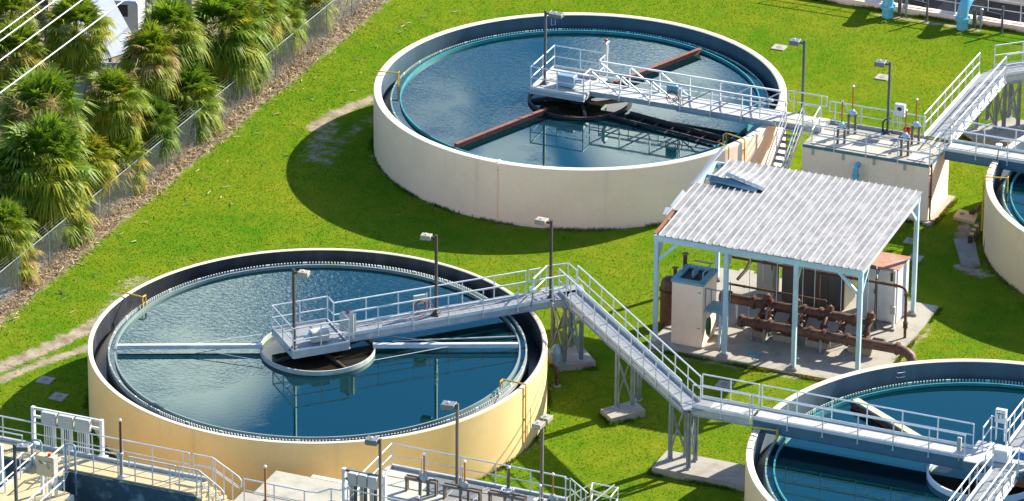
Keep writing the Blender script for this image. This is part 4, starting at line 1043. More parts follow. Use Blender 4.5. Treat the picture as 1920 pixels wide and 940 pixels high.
# teal step platform
pf = thing('step_platform', 'small teal step platform on one post beside the tall beige tank', 'platform', (7.5, 4.0, Z0))
b = MB().box(7.18, 7.95, 3.25, 4.25, 1.70, 1.78); b.build('step', 'teal_steel', pf)
MB().bar((7.82, 3.38, Z0), (7.82, 3.38, 1.7), .09, .09).build('leg', 'canopy_steel', pf); MB().bar((7.82, 4.15, Z0), (7.82, 4.15, 1.7), .09, .09).build('leg', 'canopy_steel', pf)
railing(pf, [(7.2, 3.28, 1.78), (7.9, 3.28, 1.78), (7.92, 4.22, 1.78)], .75, h=.95, m='hoop_blue', mids=(.12,), closed_ends=True)
b = MB()
c = Vector((7.24, 3.35, .95))
for k in range(7): 
    r_ = .26 + .012 * k; b.tube([c + Vector((.03 * k * .5, r_ * .55 * cos(a) + .1, r_ * 1.35 * sin(a))) for a in [2 * pi * i / 20 for i in range(20)]], .018, 6, closed=True)
tag(b.build('hose_coil', 'hose_green', None, True, tuple(c)), 'coiled green hose hanging on the tall beige tank', 'hose')
# rust brown pressure vessel behind it
v = at(1254, 603, .1)
t = thing('pressure_vessel', 'rust brown upright vessel with domed top behind the beige tank', 'vessel', (v.x, v.y, 0))
MB().lathe([(.02, 2.15), (.18, 2.12), (.32, 2.0), (.37, 1.8), (.38, 1.6)], 28, (v.x, v.y)).build('dome', 'rust', t, True)
MB().lathe([(.38, 1.6), (.38, 0)], 28, (v.x, v.y)).build('shell', 'rust', t, True)
MB().lathe([(.38, 1.55), (.43, 1.55), (.43, 1.62), (.38, 1.62)], 28, (v.x, v.y)).build('flange', 'rust_dark', t, True)
MB().tube([(v.x + .2, v.y + .1, 2.05), (v.x + .2, v.y + .1, 2.5), (v.x + .2, v.y + .1, 2.54)], [.08, .08, .14], 12).build('nozzle', 'rust', t, True)

def flange(b, p, d, r, w=.06):
    p, d = Vector(p), Vector(d).normalized(); b.tube([p - d * w, p + d * w], r * 1.32, 16); b.tube([p - d * (w + .03), p + d * (w + .03)], r * 1.12, 14)
# lower header
hd = thing('pipe_header', 'large brown discharge pipe along the front of the pumps ending in a buried elbow', 'pipe', (12, 4.6, 0))
zl, yl = .92, 4.62
p_ = [(8.2, yl, zl), (15.15, yl - .05, zl), (15.45, yl - .09, zl - .04), (15.68, yl - .16, zl - .16), (15.78, yl - .22, zl - .36), (15.80, yl - .24, -.1)]
MB().tube(p_, .205, 18).build('pipe', 'rust', hd, True)
for x in (8.3, 8.95, 9.55, 11.3, 11.9, 12.9, 15.05):
    b = MB(); flange(b, (x, yl, zl), (1, 0, 0), .205); b.build('flange', 'rust', hd, True)
for x in (8.75, 9.3, 11.75, 13.3):
    b = MB().bar((x, yl, Z0), (x, yl, zl - .18), .09, .09).box(x - .14, x + .14, yl - .14, yl + .14, Z0, Z0 + .02); b.build('support', 'galv', hd)
# upper header
hu = thing('pipe_header', 'thick brown suction pipe above and behind the pumps', 'pipe', (10, 5.9, 0))
zu, yu = 1.25, 5.85
MB().tube([(6.9, yu, zu), (12.9, yu, zu)], .22, 18).build('pipe', 'rust', hu, True)
MB().tube([(12.9, yu, zu), (13.25, yu, zu), (13.5, yu - .02, zu)], [.17, .13, .13], 14).build('reducer', 'rust', hu, True)
for x in (7.3, 8.4, 9.15, 10.6, 11.3, 12.8, 13.4):
    b = MB(); flange(b, (x, yu, zu), (1, 0, 0), .22 if x < 12.9 else .14); b.build('flange', 'rust', hu, True)
for x in (7.6, 10.0, 12.2): MB().bar((x, yu, Z0), (x, yu, zu - .2), .10, .10).build('support', 'galv', hu)
# thin overhead line
th = thing('overhead_pipe', 'thin rusty overhead pipe dropping to the ground at its right end', 'pipe', (11, 7.6, 0))
zt_, yt = 2.32, 7.5
MB().tube([(6.6, yt, zt_), (14.1, yt, zt_), (14.32, yt, zt_ - .05), (14.42, yt - .05, zt_ - .22), (14.45, yt - .1, .05)], .062, 10).build('pipe', 'rust', th, True)
for x in (8.2, 9.55, 10.9, 12.0, 13.95):
    b = MB(); flange(b, (x, yt, zt_), (1, 0, 0), .062, .04); b.build('flange', 'rust', th, True)
for z in (2.05, .75, .6):
    b = MB(); flange(b, (14.45, yt - .1, z), (0, 0, 1), .075, .05); b.build('flange', 'rust', th, True)
for x in (9.5, 10.6):
    MB().tube([(x, yt, zt_), (x, yt, .9)], .075, 10).build('drop_pipe', 'rust', th, True)
MB().tube([(7.6, yt, zt_), (7.6, yt - .4, zt_ - .2), (7.4, yt - 1.0, zt_ - .5)], .07, 10).build('branch', 'rust', th, True)
MB().tube([(6.55, yt, zt_), (6.5, yt - .1, zt_ + .02), (6.8, yt + .6, zt_ + .35)], .11, 12).build('branch', 'rust', th, True)
t2 = thing('overhead_pipe', 'lower thin brown pipe just above the thick suction pipe', 'pipe', (9.5, 6.3, 0))
MB().tube([(7.0, 6.25, 1.68), (11.4, 6.25, 1.68)], .05, 10).build('pipe', 'rust', t2, True)
for x in (7.8, 10.0):
    b = MB(); flange(b, (x, 6.25, 1.68), (1, 0, 0), .05, .03); b.build('flange', 'rust', t2, True)
rods = [(8.0, 6.3), (8.15, 7.5), (9.35, 5.85), (10.5, 5.8), (10.95, 6.0), (12.15, 5.85), (12.9, 6.2), (13.15, 6.3)]
for i, (x, y) in enumerate(rods):
    zb = 1.45 if i % 3 else .2
    tag(MB().tube([(x, y, zb), (x, y, rz(y) - .1)], .014, 6).build('hanger_rod', 'alu', None, False, (x, y, zb)), 'thin pale hanger rod from the shelter roof down to the pipes', 'rod', 'hanger rods under the shelter roof')
def pump(x, y, label, s=1.0, hi=False):
    t = thing('pump', label, 'pump', (x, y, Z0), 'pumps under the shelter')
    MB().cbox((x, y, Z0 + .14), 1.0 * s, .62, .28).build('plinth', 'concrete', t)
    b = MB().tube([(x + .0, y - .05, .62), (x + .12, y - .05, .62), (x + .26, y - .05, .62), (x + .34, y - .05, .62)], [.12, .33, .33, .12], 18); b.build('volute', 'rust', t, True)
    b = MB().tube([(x + .42, y, .62), (x + .48, y, .62), (x + .95, y, .62), (x + 1.0, y, .62)], [.10, .19, .19, .12], 14); b.build('motor', 'black', t, True)
    b = MB()
    for k in range(4): b.tube([(x - .02 - .055 * k, y - .06, .62), (x - .045 - .055 * k, y - .06, .62)], .24 - .02 * k, 16)
    b.build('bellows', 'rust', t, True); MB().tube([(x + 1.0, y, .62), (x + 1.03, y, .62)], .10, 12).build('fan_cover', 'steel_bright', t, True)
    b = MB().tube([(x + .18, y, .7), (x + .18, y, 1.05), (x + .18, y + .25, 1.22), (x + .18, yu, 1.25)], .12, 12); flange(b, (x + .18, y, .98), (0, 0, 1), .12, .04); b.build('riser', 'rust', t, True)
    b = MB().tube([(x, y - .05, .62), (x - .2, y - .1, .66), (x - .25, yl + .1, .9)], .14, 12); flange(b, (x - .22, (y + yl) / 2, .78), (.1, -1, .3), .14, .05); b.build('suction_pipe', 'rust', t, True)
    b = MB().lathe([(.03, 1.75), (.12, 1.72), (.16, 1.6), (.15, 1.46), (.2, 1.44), (.2, 1.38), (.1, 1.36)], 14, (x + .2, yu)); b.tube([(x + .2, yu - .02, 1.6), (x + .42, yu - .1, 1.62)], .09, 10); b.build('valve_bonnet', 'rust', t, True)
    return t
pump(8.75, 5.3, 'brown pump nearest the tall beige tank')
pump(10.05, 5.3, 'brown pump second from the tall beige tank')
pump(11.45, 5.3, 'brown pump third from the tall beige tank')
pump(13.25, 5.45, 'brown pump with bright flange nearest the white cabinet')
for (x, y, z, lb) in ((9.35, 5.0, 1.05, 'small handwheel valve between the first two pumps'), (10.75, 5.0, 1.05, 'small handwheel valve between the middle pumps'), (12.4, 5.1, 1.0, 'small handwheel valve left of the last pump')):
    t = thing('handwheel_valve', lb, 'valve', (x, y, Z0), 'handwheel valves under the shelter')
    b = MB().tube([(x, yl + .1, .92), (x, y, .92), (x, yu - .1, 1.1)], .10, 12); flange(b, (x, y - .1, .92), (0, 1, 0), .11, .03); flange(b, (x, y + .25, .98), (0, 1, .1), .11, .03); b.build('body', 'rust', t, True)
    MB().tube([(x, y, .95), (x, y, z + .42)], .028, 8).build('stem', 'rust_dark', t)
    b = MB().tube([(x + .17 * cos(a), y + .17 * sin(a), z + .4) for a in [2 * pi * i / 20 for i in range(20)]], .02, 6, closed=True)
    for k in range(2): a = k * pi / 2; b.bar((x - .17 * cos(a), y - .17 * sin(a), z + .4), (x + .17 * cos(a), y + .17 * sin(a), z + .4), .025, .02)
    b.build('handwheel', 'rust', t)
# cabinets along the back
def cabinet(label, x0, x1, y0, y1, z1, m, top=None, doors=2, handle=True):
    t = thing('cabinet', label, 'cabinet', ((x0 + x1) / 2, (y0 + y1) / 2, Z0), 'cabinets at the back of the shelter')
    MB().cbox(((x0 + x1) / 2, (y0 + y1) / 2, (Z0 + z1) / 2), x1 - x0, y1 - y0, z1 - Z0).build('body', m, t)
    if top: MB().box(x0 - .04, x1 + .04, y0 - .04, y1 + .04, z1, z1 + .05).build('top', top, t)
    n = doors; w_ = (x1 - x0 - .08) / n
    for k in range(n):
        xa = x0 + .04 + k * w_
        d_ = MB().box(xa + .01, xa + w_ - .01, y0 - .025, y0 - .002, Z0 + .12, z1 - .08).build('door', m, t)
        if handle: MB().box(xa + w_ - .12, xa + w_ - .06, y0 - .05, y0 - .022, 1.35, 1.55).build('handle', 'panel_dark', d_)
    return t
cabinet('dark brown grey cabinet row behind the pipes', 8.55, 11.3, 8.75, 10.2, 2.45, 'panel_dark', None, 4)
cabinet('slim light grey cabinet left of the dark cabinets', 7.35, 8.15, 9.0, 9.6, 2.25, 'panel_grey', 'white', 1)
cabinet('large white cabinet with rusty orange top at the right of the shelter', 11.95, 13.72, 8.45, 9.85, 2.55, 'white', 'rust_top', 2)
b = MB()
for dx in (0, .14): b.tube([(12.2 + dx, 8.38, 2.5 + dx), (12.95 - dx, 8.32, 2.5 + dx), (13.0 + dx * .4, 7.7, 2.4), (13.05 + dx * .5, 7.6, .15)], .024, 6)
tag(b.build('conduit_run', 'black', None, True, (12.6, 8, 0)), 'pair of black conduits bending down in front of the white cabinet', 'conduit')
p = at(1686, 595, .1)
t = thing('meter_post', 'white meter post with small boxes beside the white cabinet', 'post', (13.7, 8.0, 0))
MB().bar((13.72, 8.0, Z0), (13.72, 8.0, 2.75), .10, .10).build('post', 'white', t); MB().cbox((13.72, 7.9, 1.0), .22, .14, .34).build('meter_box', 'panel_grey', t); MB().tube([(13.62, 7.9, 2.3), (13.62, 7.9, 2.7)], .06, 8).build('gauge', 'rust', t, True)
MB().cbox((13.6, 8.0, .14), .5, .4, .08).build('footing', 'concrete', t)
p = at(1414, 665, .105)
tag(MB().cbox((p.x, p.y, .115), .5, .38, .02).box(p.x - .12, p.x + .12, p.y - .08, p.y + .08, .126, .14).build('drain_cover', 'teal_steel', None, False, tuple(p)), 'pale teal drain cover set in the shelter floor slab', 'drain cover')

# ------------------------------------------------------------------ covers on the lawn
covers = [((85, 713), 'square concrete access cover on shaded lawn, nearer the dirt track', .62), ((110, 744), 'square concrete access cover on shaded lawn, nearest the conduit rack', .62),
          ((1461, 89), 'square concrete access cover on open lawn beyond the far tank', .62), ((1655, 145), 'square concrete access cover behind the splitter box lamp', .62),
          ((1397, 512), 'pale concrete access cover seen through the shelter', .62), ((1716, 484), 'concrete access cover between the shelter and the splitter box', .6), ((1708, 452), 'shaded concrete access cover close to the splitter box wall', .55),
          ((1358, 721), 'shaded concrete access cover between the shelter and the cream tank bridge', .62)]
for (px, py), lb, s in covers:
    p = at(px, py, .03)
    t = thing('access_cover', lb, 'access cover', (p.x, p.y, 0), 'access covers in the lawn')
    MB().cbox((p.x, p.y, .02), s, s, .06).build('frame', 'concrete', t)
    MB().lathe([(.01, .062), (.13, .062), (.14, .05)], 20, (p.x, p.y)).build('lid', 'concrete_dk', t)
# vent and elbow at the foot of the tan tank
v = at(1043, 690, 0)
t = thing('vent_pipe', 'pale domed vent pipe with a rusty elbow beside the tan tank', 'pipe', (v.x, v.y, 0))
MB().lathe([(.02, 1.05), (.1, 1.03), (.19, .92), (.22, .75), (.235, .72), (.235, .66), (.2, .64), (.2, 0)], 24, (v.x, v.y)).build('vent', 'valve_blue', t, True)
e = at(1044, 724, 0)
MB().tube([(e.x, e.y, 0), (e.x, e.y, .62), (e.x - .06, e.y + .08, .74), (e.x - .35, e.y + .25, .76)], .085, 12).build('elbow', 'rust', t, True)
MB().lathe([(.01, .05), (.16, .04), (.17, .0)], 14, (e.x, e.y)).build('footing', 'concrete', t)

# ------------------------------------------------------------------ beside the far right tank
p0, p1, p2, p3 = at(1787, 408, .1), at(1827, 418, .1), at(1834, 402, .1), at(1797, 393, .1)
t = thing('valve_pit', 'tan concrete valve pit lid with rusty valve beside the far right tank', 'pit', (p0.x, p0.y, 0))
MB().prism([(q.x, q.y) for q in (p0, p1, p2, p3)], -.05, .14).build('lid', 'deck_yellow', t)
p = at(1827, 402, .15); b = MB().tube([(p.x - .25, p.y, .2), (p.x + .1, p.y + .1, .3), (p.x + .2, p.y + .1, .62)], .07, 8); flange(b, (p.x - .1, p.y + .05, .25), (1, .3, .2), .1, .04); b.build('valve', 'rust', t, True)
MB().lathe([(.01, .16), (.12, .155), (.13, .14)], 16, tuple(at(1804, 401, .14))[:2]).build('cap', 'hose_green', t)
q = [at(1788, 447, .1), at(1826, 446, .1), at(1838, 496, .1), at(1803, 497, .1)]
tag(MB().prism([(a.x, a.y) for a in q], -.05, .10).build('concrete_slab', 'concrete_dk', None, False, tuple(q[0])), 'long shaded concrete slab leading to the far right tank', 'slab')
a0 = atan2(-1.0, -8.9)
for (aa, bb) in ((0, 0),):
    l0, l1 = at(1842, 487, .05), at(1838, 376, 1.3)
    t = thing('ladder_rack', 'purple plastic rack leaning against the far right tank wall', 'rack', (l0.x, l0.y, 0))
    f0 = at(1847, 470, .05); f1 = at(1836, 470, .05)
    base = Vector((f0.x - .05, f0.y, 0)); dv = Vector((-.22, .95, 0)).normalized()
    for k in (0, 1.15):
        o_ = base + dv * k; MB().bar(o_, o_ + Vector((.18, 0, 2.35)), .10, .06).build('side', 'purple', t)
    for k in range(6):
        z = .3 + k * .38; o_ = base + Vector((.02 + z * .077, 0, z)); MB().bar(o_, o_ + dv * 1.15, .05, .06).build('bar', 'purple', t)
h0 = at(1831, 432, .05)
t = thing('hazard_barrier', 'black and yellow striped barrier on the ground by the purple rack', 'barrier', tuple(h0))
for k in range(7):
    o_ = Vector((h0.x + .05 + .02 * k, h0.y - .22 * k, .25)); MB().bar(o_, o_ + Vector((.02, -.2, 0)), .18, .34).build('stripe', 'hazard' if k % 2 else 'black', t)
MB().bar((h0.x + .05, h0.y, .05), (h0.x + .2, h0.y - 1.6, .05), .3, .08).build('base', 'panel_dark', t)

# boxes and hoses on the bridges
def box_on(name, label, cat, p, z, sx, sy, sz, m, rz_=0, legs=0, extra=None, group=None):
    t = thing(name, label, cat, (p[0], p[1], z), group)
    MB().cbox((p[0], p[1], z + legs + sz / 2), sx, sy, sz, rz_).build('enclosure', m, t)
    d = Vector((sin(rz_), -cos(rz_), 0)); c = Vector((p[0], p[1], z + legs + sz / 2)) + d * (sy / 2 + .008)
    MB().cbox(c, sx * .92, .016, sz * .9, rz_).build('door', m, t)
    if legs:
        e = Vector((cos(rz_), sin(rz_), 0))
        for k in (-1, 1): MB().bar(Vector((p[0], p[1], z)) + e * (k * sx * .4), Vector((p[0], p[1], z + legs + sz * .8)) + e * (k * sx * .4) , .05, .05).build('leg', 'alu', t)
    if extra == 'red':
        MB().ball((p[0], p[1], z + legs + sz + .08), .075, 10).build('beacon', 'red', t, True)
    return t
r45 = radians(45.5)
q = loc45(.78, -.35)
t = box_on('control_panel', 'grey control panel with red beacon at the end of the tan tank platform', 'control panel', loc45(1.05, -.62), ZD, .60, .28, .78, 'panel_grey', r45 - pi / 2 + pi / 4, .28, 'red')
t = box_on('drive_motor_cover', 'stainless drive cover with blue motor on the tan tank platform', 'motor', loc45(-.15, -.55), ZD, .72, .42, .46, 'panel_grey', r45, .06)
ma, mb_, mc = loc45(-.53, -.55), loc45(-.68, -.55), loc45(-.8, -.55); MB().tube([(*ma, ZD + .30), (*mb_, ZD + .30), (*mc, ZD + .30)], [.13, .13, .08], 12).build('motor', 'valve_blue', t, True)
ml_ = loc45(.05, -.785); MB().cbox((*ml_, ZD + .36), .12, .012, .06, r45).build('label_plate', 'hazard', t)
t = box_on('control_panel', 'white control panel with red beacon at the corner of the far tank platform', 'control panel', (px1 - .05, py1 + .02), ZB, .16, .34, .60, 'steel_bright', 0, 1.0, 'red')
t = box_on('drive_motor_cover', 'blue grey drive box on the white far tank platform', 'motor', (-5.85, 20.35), ZB, .80, .45, .52, 'hoop_blue', 0, .05)
MB().tube([(-5.42, 20.4, ZB + .3), (-5.15, 20.4, ZB + .3)], .10, 10).build('motor', 'steel_bright', t, True)
def hose_rack(label, p, z, d, m='panel_grey'):
    """grey plate on the railing with a red hose looped over it"""
    t = thing('hose_reel', label, 'hose', (p[0], p[1], z))
    d = Vector(d).normalized(); n = Vector((-d.y, d.x, 0)); c = Vector((p[0], p[1], z))
    MB().bar(c + d * -.26 + Vector((0, 0, .72)), c + d * .26 + Vector((0, 0, .72)), .10, .38).build('backplate', m, t)
    b = MB()
    for k in range(4):
        r_ = .20 + .035 * k; o_ = n * (-.07 - .012 * k)
        b.tube([c + o_ + d * (r_ * cos(a) * .95 + .03 * (k % 2)) + Vector((0, 0, .52 - .04 * k + r_ * (1.05 if sin(a) < 0 else .9) * sin(a))) for a in [2 * pi * i / 22 for i in range(22)]], .012, 6, closed=True)
    b.tube([c + d * .3 + n * -.1 + Vector((0, 0, .7)), c + d * .5 + n * -.1 + Vector((0, 0, .4)), c + d * .55 + n * -.1 + Vector((0, 0, .08))], .018, 6)
    b.build('hose', 'hose_red', t, True)
    MB().tube([c + d * .30 + Vector((0, 0, .02)), c + d * .30 + Vector((0, 0, .95))], .025, 8).build('riser', 'alu', t)
p = at(787, 592, ZD); hose_rack('coiled red hose on a grey plate along the tan tank bridge', (p.x, p.y), ZD, e45)
p = at(1268, 190, ZB); hose_rack('coiled red hose hanging on the white truss bridge', (p.x, yb - .58), ZB, (1, 0, 0), 'teal_steel')
p = at(1005, 566, ZD)
def sensor(label, p, z, h=.62):
    t = thing('sensor_post', label, 'sensor', (p[0], p[1], z))
    MB().tube([(p[0], p[1], z), (p[0] + .03, p[1] + .03, z + h * .5), (p[0] + .06, p[1] + .04, z + h)], .022, 8).build('stem', 'panel_dark', t)
    MB().lathe([(.06, z + h), (.13, z + h + .06), (.15, z + h + .2), (.02, z + h + .24)], 14, (p[0] + .06, p[1] + .04)).build('head', 'cap', t, True)
sensor('white cup shaped sensor at the rim end of the tan tank bridge', loc45(9.0, -.52), ZD - .1, .65)
p = at(1875, 292, ZU); sensor('white cup shaped sensor on the bridge leaving the splitter box', (p.x, 20.5), ZU - .1, .6)
# the cream tank centre
p = at(1876, 808, ZD)
t = box_on('control_panel', 'white control panel with T shaped marking at the cream tank centre', 'control panel', (at(1876, 802, ZD + .55).x, at(1876, 802, ZD + .55).y), ZD, .42, .20, .55, 'white', 0, .78)
cp = (at(1876, 802, ZD + .55).x, at(1876, 802, ZD + .55).y)
b = MB().box(cp[0] - .14, cp[0] + .04, cp[1] - .125, cp[1] - .12, ZD + 1.16, ZD + 1.20).box(cp[0] - .07, cp[0] - .03, cp[1] - .125, cp[1] - .12, ZD + .96, ZD + 1.16)
b.build('marking', 'panel_dark', t); MB().box(cp[0] + .06, cp[0] + .15, cp[1] - .125, cp[1] - .12, ZD + 1.0, ZD + 1.22).build('window', 'hoop_blue', t)
t = box_on('drive_motor_cover', 'white drive box with blue motor at the cream tank centre', 'motor', (23.35, -7.6), ZD, .55, .5, .5, 'white', 0, .02)
MB().tube([(23.75, -7.55, ZD + .3), (24.5, -7.5, ZD + .3)], .17, 12).build('motor', 'motor_blue', t, True)
p = at(1821, 830, ZD); tag(MB().cbox((p.x, -8.12, ZD + .62), .16, .12, .55).tube([(p.x, -8.12, ZD - .1), (p.x, -8.12, ZD + .4)], .02, 6).build('junction_box', 'panel_grey', None, False, (p.x, -8.12, ZD)), 'small grey junction box on the cream tank bridge railing', 'junction box')
# ------------------------------------------------------------------ near structure, lower left: railed walkway beside a basin
ZW = 2.60
wl = thing('basin_walkway', 'sunlit yellow concrete walkway with railings around the dark basin at lower left', 'walkway', (-8, -21, 0))
yb0, yb1 = -21.50, -20.36
MB().box(-15.5, -3.95, yb0, yb1, ZW - .30, ZW).build('deck', 'deck_yellow', wl)
MB().box(-10.62, -9.28, -23.3, yb0 - .003, ZW - .30, ZW - .002).build('deck', 'deck_yellow', wl)
MB().box(-10.62, -8.25, -29, -23.303, ZW - .30, ZW).build('deck', 'deck_yellow', wl)
MB().box(-15.5, -3.95, yb1 + .003, yb1 + .12, ZW - .2, ZW + .12).build('kerb', 'alu_dull', wl)
b = MB().box(-10.74, -10.64, -29, yb0 - .05, ZW - .2, ZW + .13); b.build('kerb', 'deck_white', wl)
b = MB().box(-9.26, -3.9, yb0 - .12, yb0 - .004, .3, ZW - .06); b.build('basin_wall', 'basin_wall', wl)
b = MB().box(-9.26, -9.16, -23.3, yb0 - .13, .3, ZW - .06).box(-15.5, -10.66, yb0 - .12, yb0 - .004, .3, ZW - .06).box(-10.76, -10.66, -29, yb0 - .13, .3, ZW - .31).box(-8.23, -8.1, -29, -23.3, .3, ZW - .06); b.build('basin_wall', 'basin_wall', wl)
MB().box(-15.5, -3.9, yb1 - .2, yb1, -.2, ZW - .31).build('outer_wall', 'wall_tan', wl)
o = MB().box(-16, -3.0, -40, yb0, -.2, .95).build('water', 'water_black', None, False, (-9, -25, .9)); tag(o, kind='structure')
bk = yb1 + .06
railing(wl, [(-15.2, bk, ZW), (-5.0, bk, ZW), (-4.72, bk, ZW)], 1.34, h=1.0)
railing(wl, [(-4.55, bk, ZW), (-3.75, bk, ZW)], .9, h=1.0, closed_ends=False)
# sloping hand rails down the steps
def stair_rail(pts, h=1.0, mids=(.5, .58), parent=None, n=3):
    b = MB(); q = [Vector(p) for p in pts]; z = Vector((0, 0, 1))
    top = [p + z * h for p in q]; low = [p + z * mids[0] for p in q]
    b.tube(top + [top[-1] + Vector((.12, 0, -.14)), low[-1] + Vector((.12, 0, .1)), low[-1]], .027, 8); b.tube(low, .022, 6)
    for m_ in mids[1:]: b.tube([p + z * m_ for p in q], .018, 6)
    o = b.build('stair_railing', 'alu', parent)
    for i in range(n): 
        k = (i + .3) / n; a_, c_2 = q[-2], q[-1]; p = a_.lerp(c_2, k); post(o, p - z * .25, h + .25)
    return o
stair_rail([(-4.4, bk, ZW), (-3.75, bk, ZW), (-2.68, bk, 2.02)], parent=wl)
fr = yb0 + .02
railing(wl, [(-9.22, fr, ZW), (-7.15, fr, ZW)], 1.2, h=1.0, mids=(.53,), closed_ends=False)
railing(wl, [(-6.68, fr, ZW), (-4.72, fr, ZW)], .98, h=1.0, closed_ends=True)
railing(wl, [(-4.58, fr, ZW), (-3.85, fr, ZW)], .6, h=1.0)
stair_rail([(-4.4, fr, ZW), (-3.75, fr, ZW), (-2.85, fr, 2.02)], parent=wl)
for k in range(4):
    MB().box(-3.945 + k * .27, -3.945 + (k + 1) * .27 - .003, yb0, yb1, 1.7, ZW - .15 * (k + 1)).build('step', 'deck_yellow', wl)
# rails of the short arm
railing(wl, [(-10.5, yb0 - .25, ZW), (-10.52, -28, ZW)], 1.15, h=1.0)
railing(wl, [(-9.38, yb0 - .1, ZW), (-9.40, -23.0, ZW)], 1.1, h=1.0)
railing(wl, [(-8.45, -23.4, ZW), (-8.5, -28, ZW)], 1.1, h=1.0)
b = MB()
for (x, y) in ((-10.62, yb0 - .3), (-9.28, yb0 - .12)):
    b.tube([(x, y, ZW - 1.0), (x, y, ZW + 1.0), (x + .06, y, ZW + 1.1), (x + .34, y, ZW + 1.1), (x + .4, y, ZW + 1.0), (x + .4, y, ZW - 1.0)], .045, 8)
b.build('grab_hoop', 'hoop_blue', wl, True)
railing(wl, [(-15, fr, ZW), (-11.2, fr, ZW)], 1.3, h=1.0)
# lower level and big slab
ml = thing('lower_walkway', 'lower concrete walkway and stained slab between the two railed decks', 'walkway', (-1, -20, 0))
MB().box(-2.86, 2.0, yb0, -19.55, 1.7, 2.0).build('deck', 'concrete', ml)
b = MB().box(-2.44, 1.62, -19.547, -17.46, -.1, 2.02); b.build('slab', 'slab_stain', ml)
MB().box(-1.0, 1.9, -17.45, -17.22, -.1, 2.03).build('parapet', 'rim_white', ml)
railing(ml, [(-2.42, -20.36, 2.0), (.08, -20.36, 2.0)], 1.18, h=1.0, closed_ends=False)
ms = [at(570, 921, 3.0), at(596, 924, 3.05), at(621, 916.3, 3.35), at(638, 920, 3.4), at(645, 915, 3.75), at(720, 932, 3.8), at(800, 949, 3.8)]
b = MB().tube(ms, .027, 8); b.tube([p - Vector((0, 0, .5)) for p in ms], .024, 6); o = b.build('railing', 'alu', ml)
for i in (2, 5, 6): post(o, ms[i] - Vector((0, 0, 1.0)), 1.0)

def conduit_rack(label, x0, x1, y, z, h, boxes, front, m, beam_m, face_m, tubes_m):
    t = thing('conduit_rack', label, 'rack', ((x0 + x1) / 2, y, z))
    for x in (x0, x1):
        MB().bar((x, y, z), (x, y, z + h), .16, .12).build('post', m, t); MB().cbox((x, y, z + .05), .34, .34, .10).build('post_base', m, t)
    for zz in (h - .06, h - .40): MB().bar((x0 + .08, y, z + zz), (x1 - .08, y, z + zz), .07, .10).build('crossbeam', beam_m, t)
    n = boxes; w_ = (x1 - x0) * .72 / n; xs_ = x0 + (x1 - x0) * .145
    for k in range(n):
        xc = xs_ + w_ * (k + .5) * 1.02
        bx = MB().cbox((xc, y + front * .16, z + h - .28), w_ * .90, .20, .50).build('junction_box', face_m, t)
        MB().cbox((xc, y + front * .27, z + h - .28), w_ * .84, .016, .44).build('door', face_m, bx)
        tb = MB()
        for j in range(6):
            x = xc - w_ * .34 + j * w_ * .13
            tb.tube([(x, y + front * .14, z - .4), (x, y + front * .14, z + h - .5)], .022 if j < 4 else .04, 6)
        tb.build('conduit', tubes_m, t)
    return t
conduit_rack('white rack with three grey junction boxes above the shaded lawn at lower left', -11.45, -8.53, yb1 + .30, ZW - .1, 1.65, 3, -1, 'white', 'white', 'panel_grey', 'alu')

# stem posts on the near structures
def stem(label, top, z0, z1, r=.05, cover='maroon', foot='alu_dull', h0=.85):
    q = at(top[0], top[1], z1)
    t = thing('stem_post', label, 'valve stem', (q.x, q.y, z0), 'stem posts on the near decks')
    MB().lathe([(.14, z0), (.12, z0 + .05), (.075, z0 + .1), (.07, z0 + h0), (.10, z0 + h0 + .05), (.10, z0 + h0 + .18), (.05, z0 + h0 + .2)], 14, (q.x, q.y)).build('pedestal', foot, t, True)
    MB().tube([(q.x, q.y, z0 + h0 + .1), (q.x, q.y, z1 - .08)], r, 10).build('stem_cover', cover, t, True)
    MB().ball((q.x, q.y, z1 - .05), .065, 10).build('cap', 'cap', t, True)
    return t
stem('tall maroon stem cover on a grey pedestal beside the basin walkway', (225, 786), ZW, ZW + 2.45)
stem('orange stem cover with white cap standing before the stained slab', (497, 873), 1.9, 4.0, .042, 'orange', 'post_brown', .45)

# control box
q = at(90, 930, ZW)
t = thing('control_panel', 'tan control panel with red button on a grey stand over the basin walkway', 'control panel', tuple(q))
MB().cbox((q.x, q.y, ZW + 1.30), .72, .34, .82).build('enclosure', 'panel_tan', t)
MB().box(q.x + .362, q.x + .372, q.y - .17, q.y + .17, ZW + .9, ZW + 1.7).build('side_plate', 'panel_grey', t)
for dx in (-.28, .30): MB().bar((q.x + dx, q.y + .1, ZW), (q.x + dx, q.y + .1, ZW + .9), .10, .10).build('leg', 'alu', t)
b = MB()
for dx in (-.08, .04, .14): b.tube([(q.x + dx, q.y, ZW), (q.x + dx, q.y, ZW + .92)], .022, 6)
b.build('conduit', 'alu', t)
MB().tube([(q.x + .12, q.y - .02, ZW + 1.7), (q.x + .12, q.y - .02, ZW + 1.80)], .06, 12).build('button', 'red', t)
b = MB()
yq = q.y - .176
for k in range(5): b.box(q.x - .02 + k * .065, q.x + .02 + k * .065, yq, yq + .01, ZW + 1.50, ZW + 1.54)
for dx, dz in ((.13, 1.40), (.1, 1.30), (.18, 1.30), (.14, 1.22)): b.box(q.x + dx - .025, q.x + dx + .025, yq, yq + .01, ZW + dz, ZW + dz + .05)
b.bar((q.x - .24, yq, ZW + 1.52), (q.x - .12, yq, ZW + 1.40), .02, .05)
b.build('switch', 'panel_dark', t); MB().box(q.x - .06, q.x + .05, yq, yq + .01, ZW + 1.42, ZW + 1.50).build('name_plate', 'cap', t)
lamp('grey lamp post rising through the basin walkway at lower left', lp(27, 833, ZW + 3.5), ZW, ZW + 3.5, [(.95, .35)], 'slate', 'lamp_grey', (.44, .36, .18), armlen=.02)
q = at(4, 905, ZW)
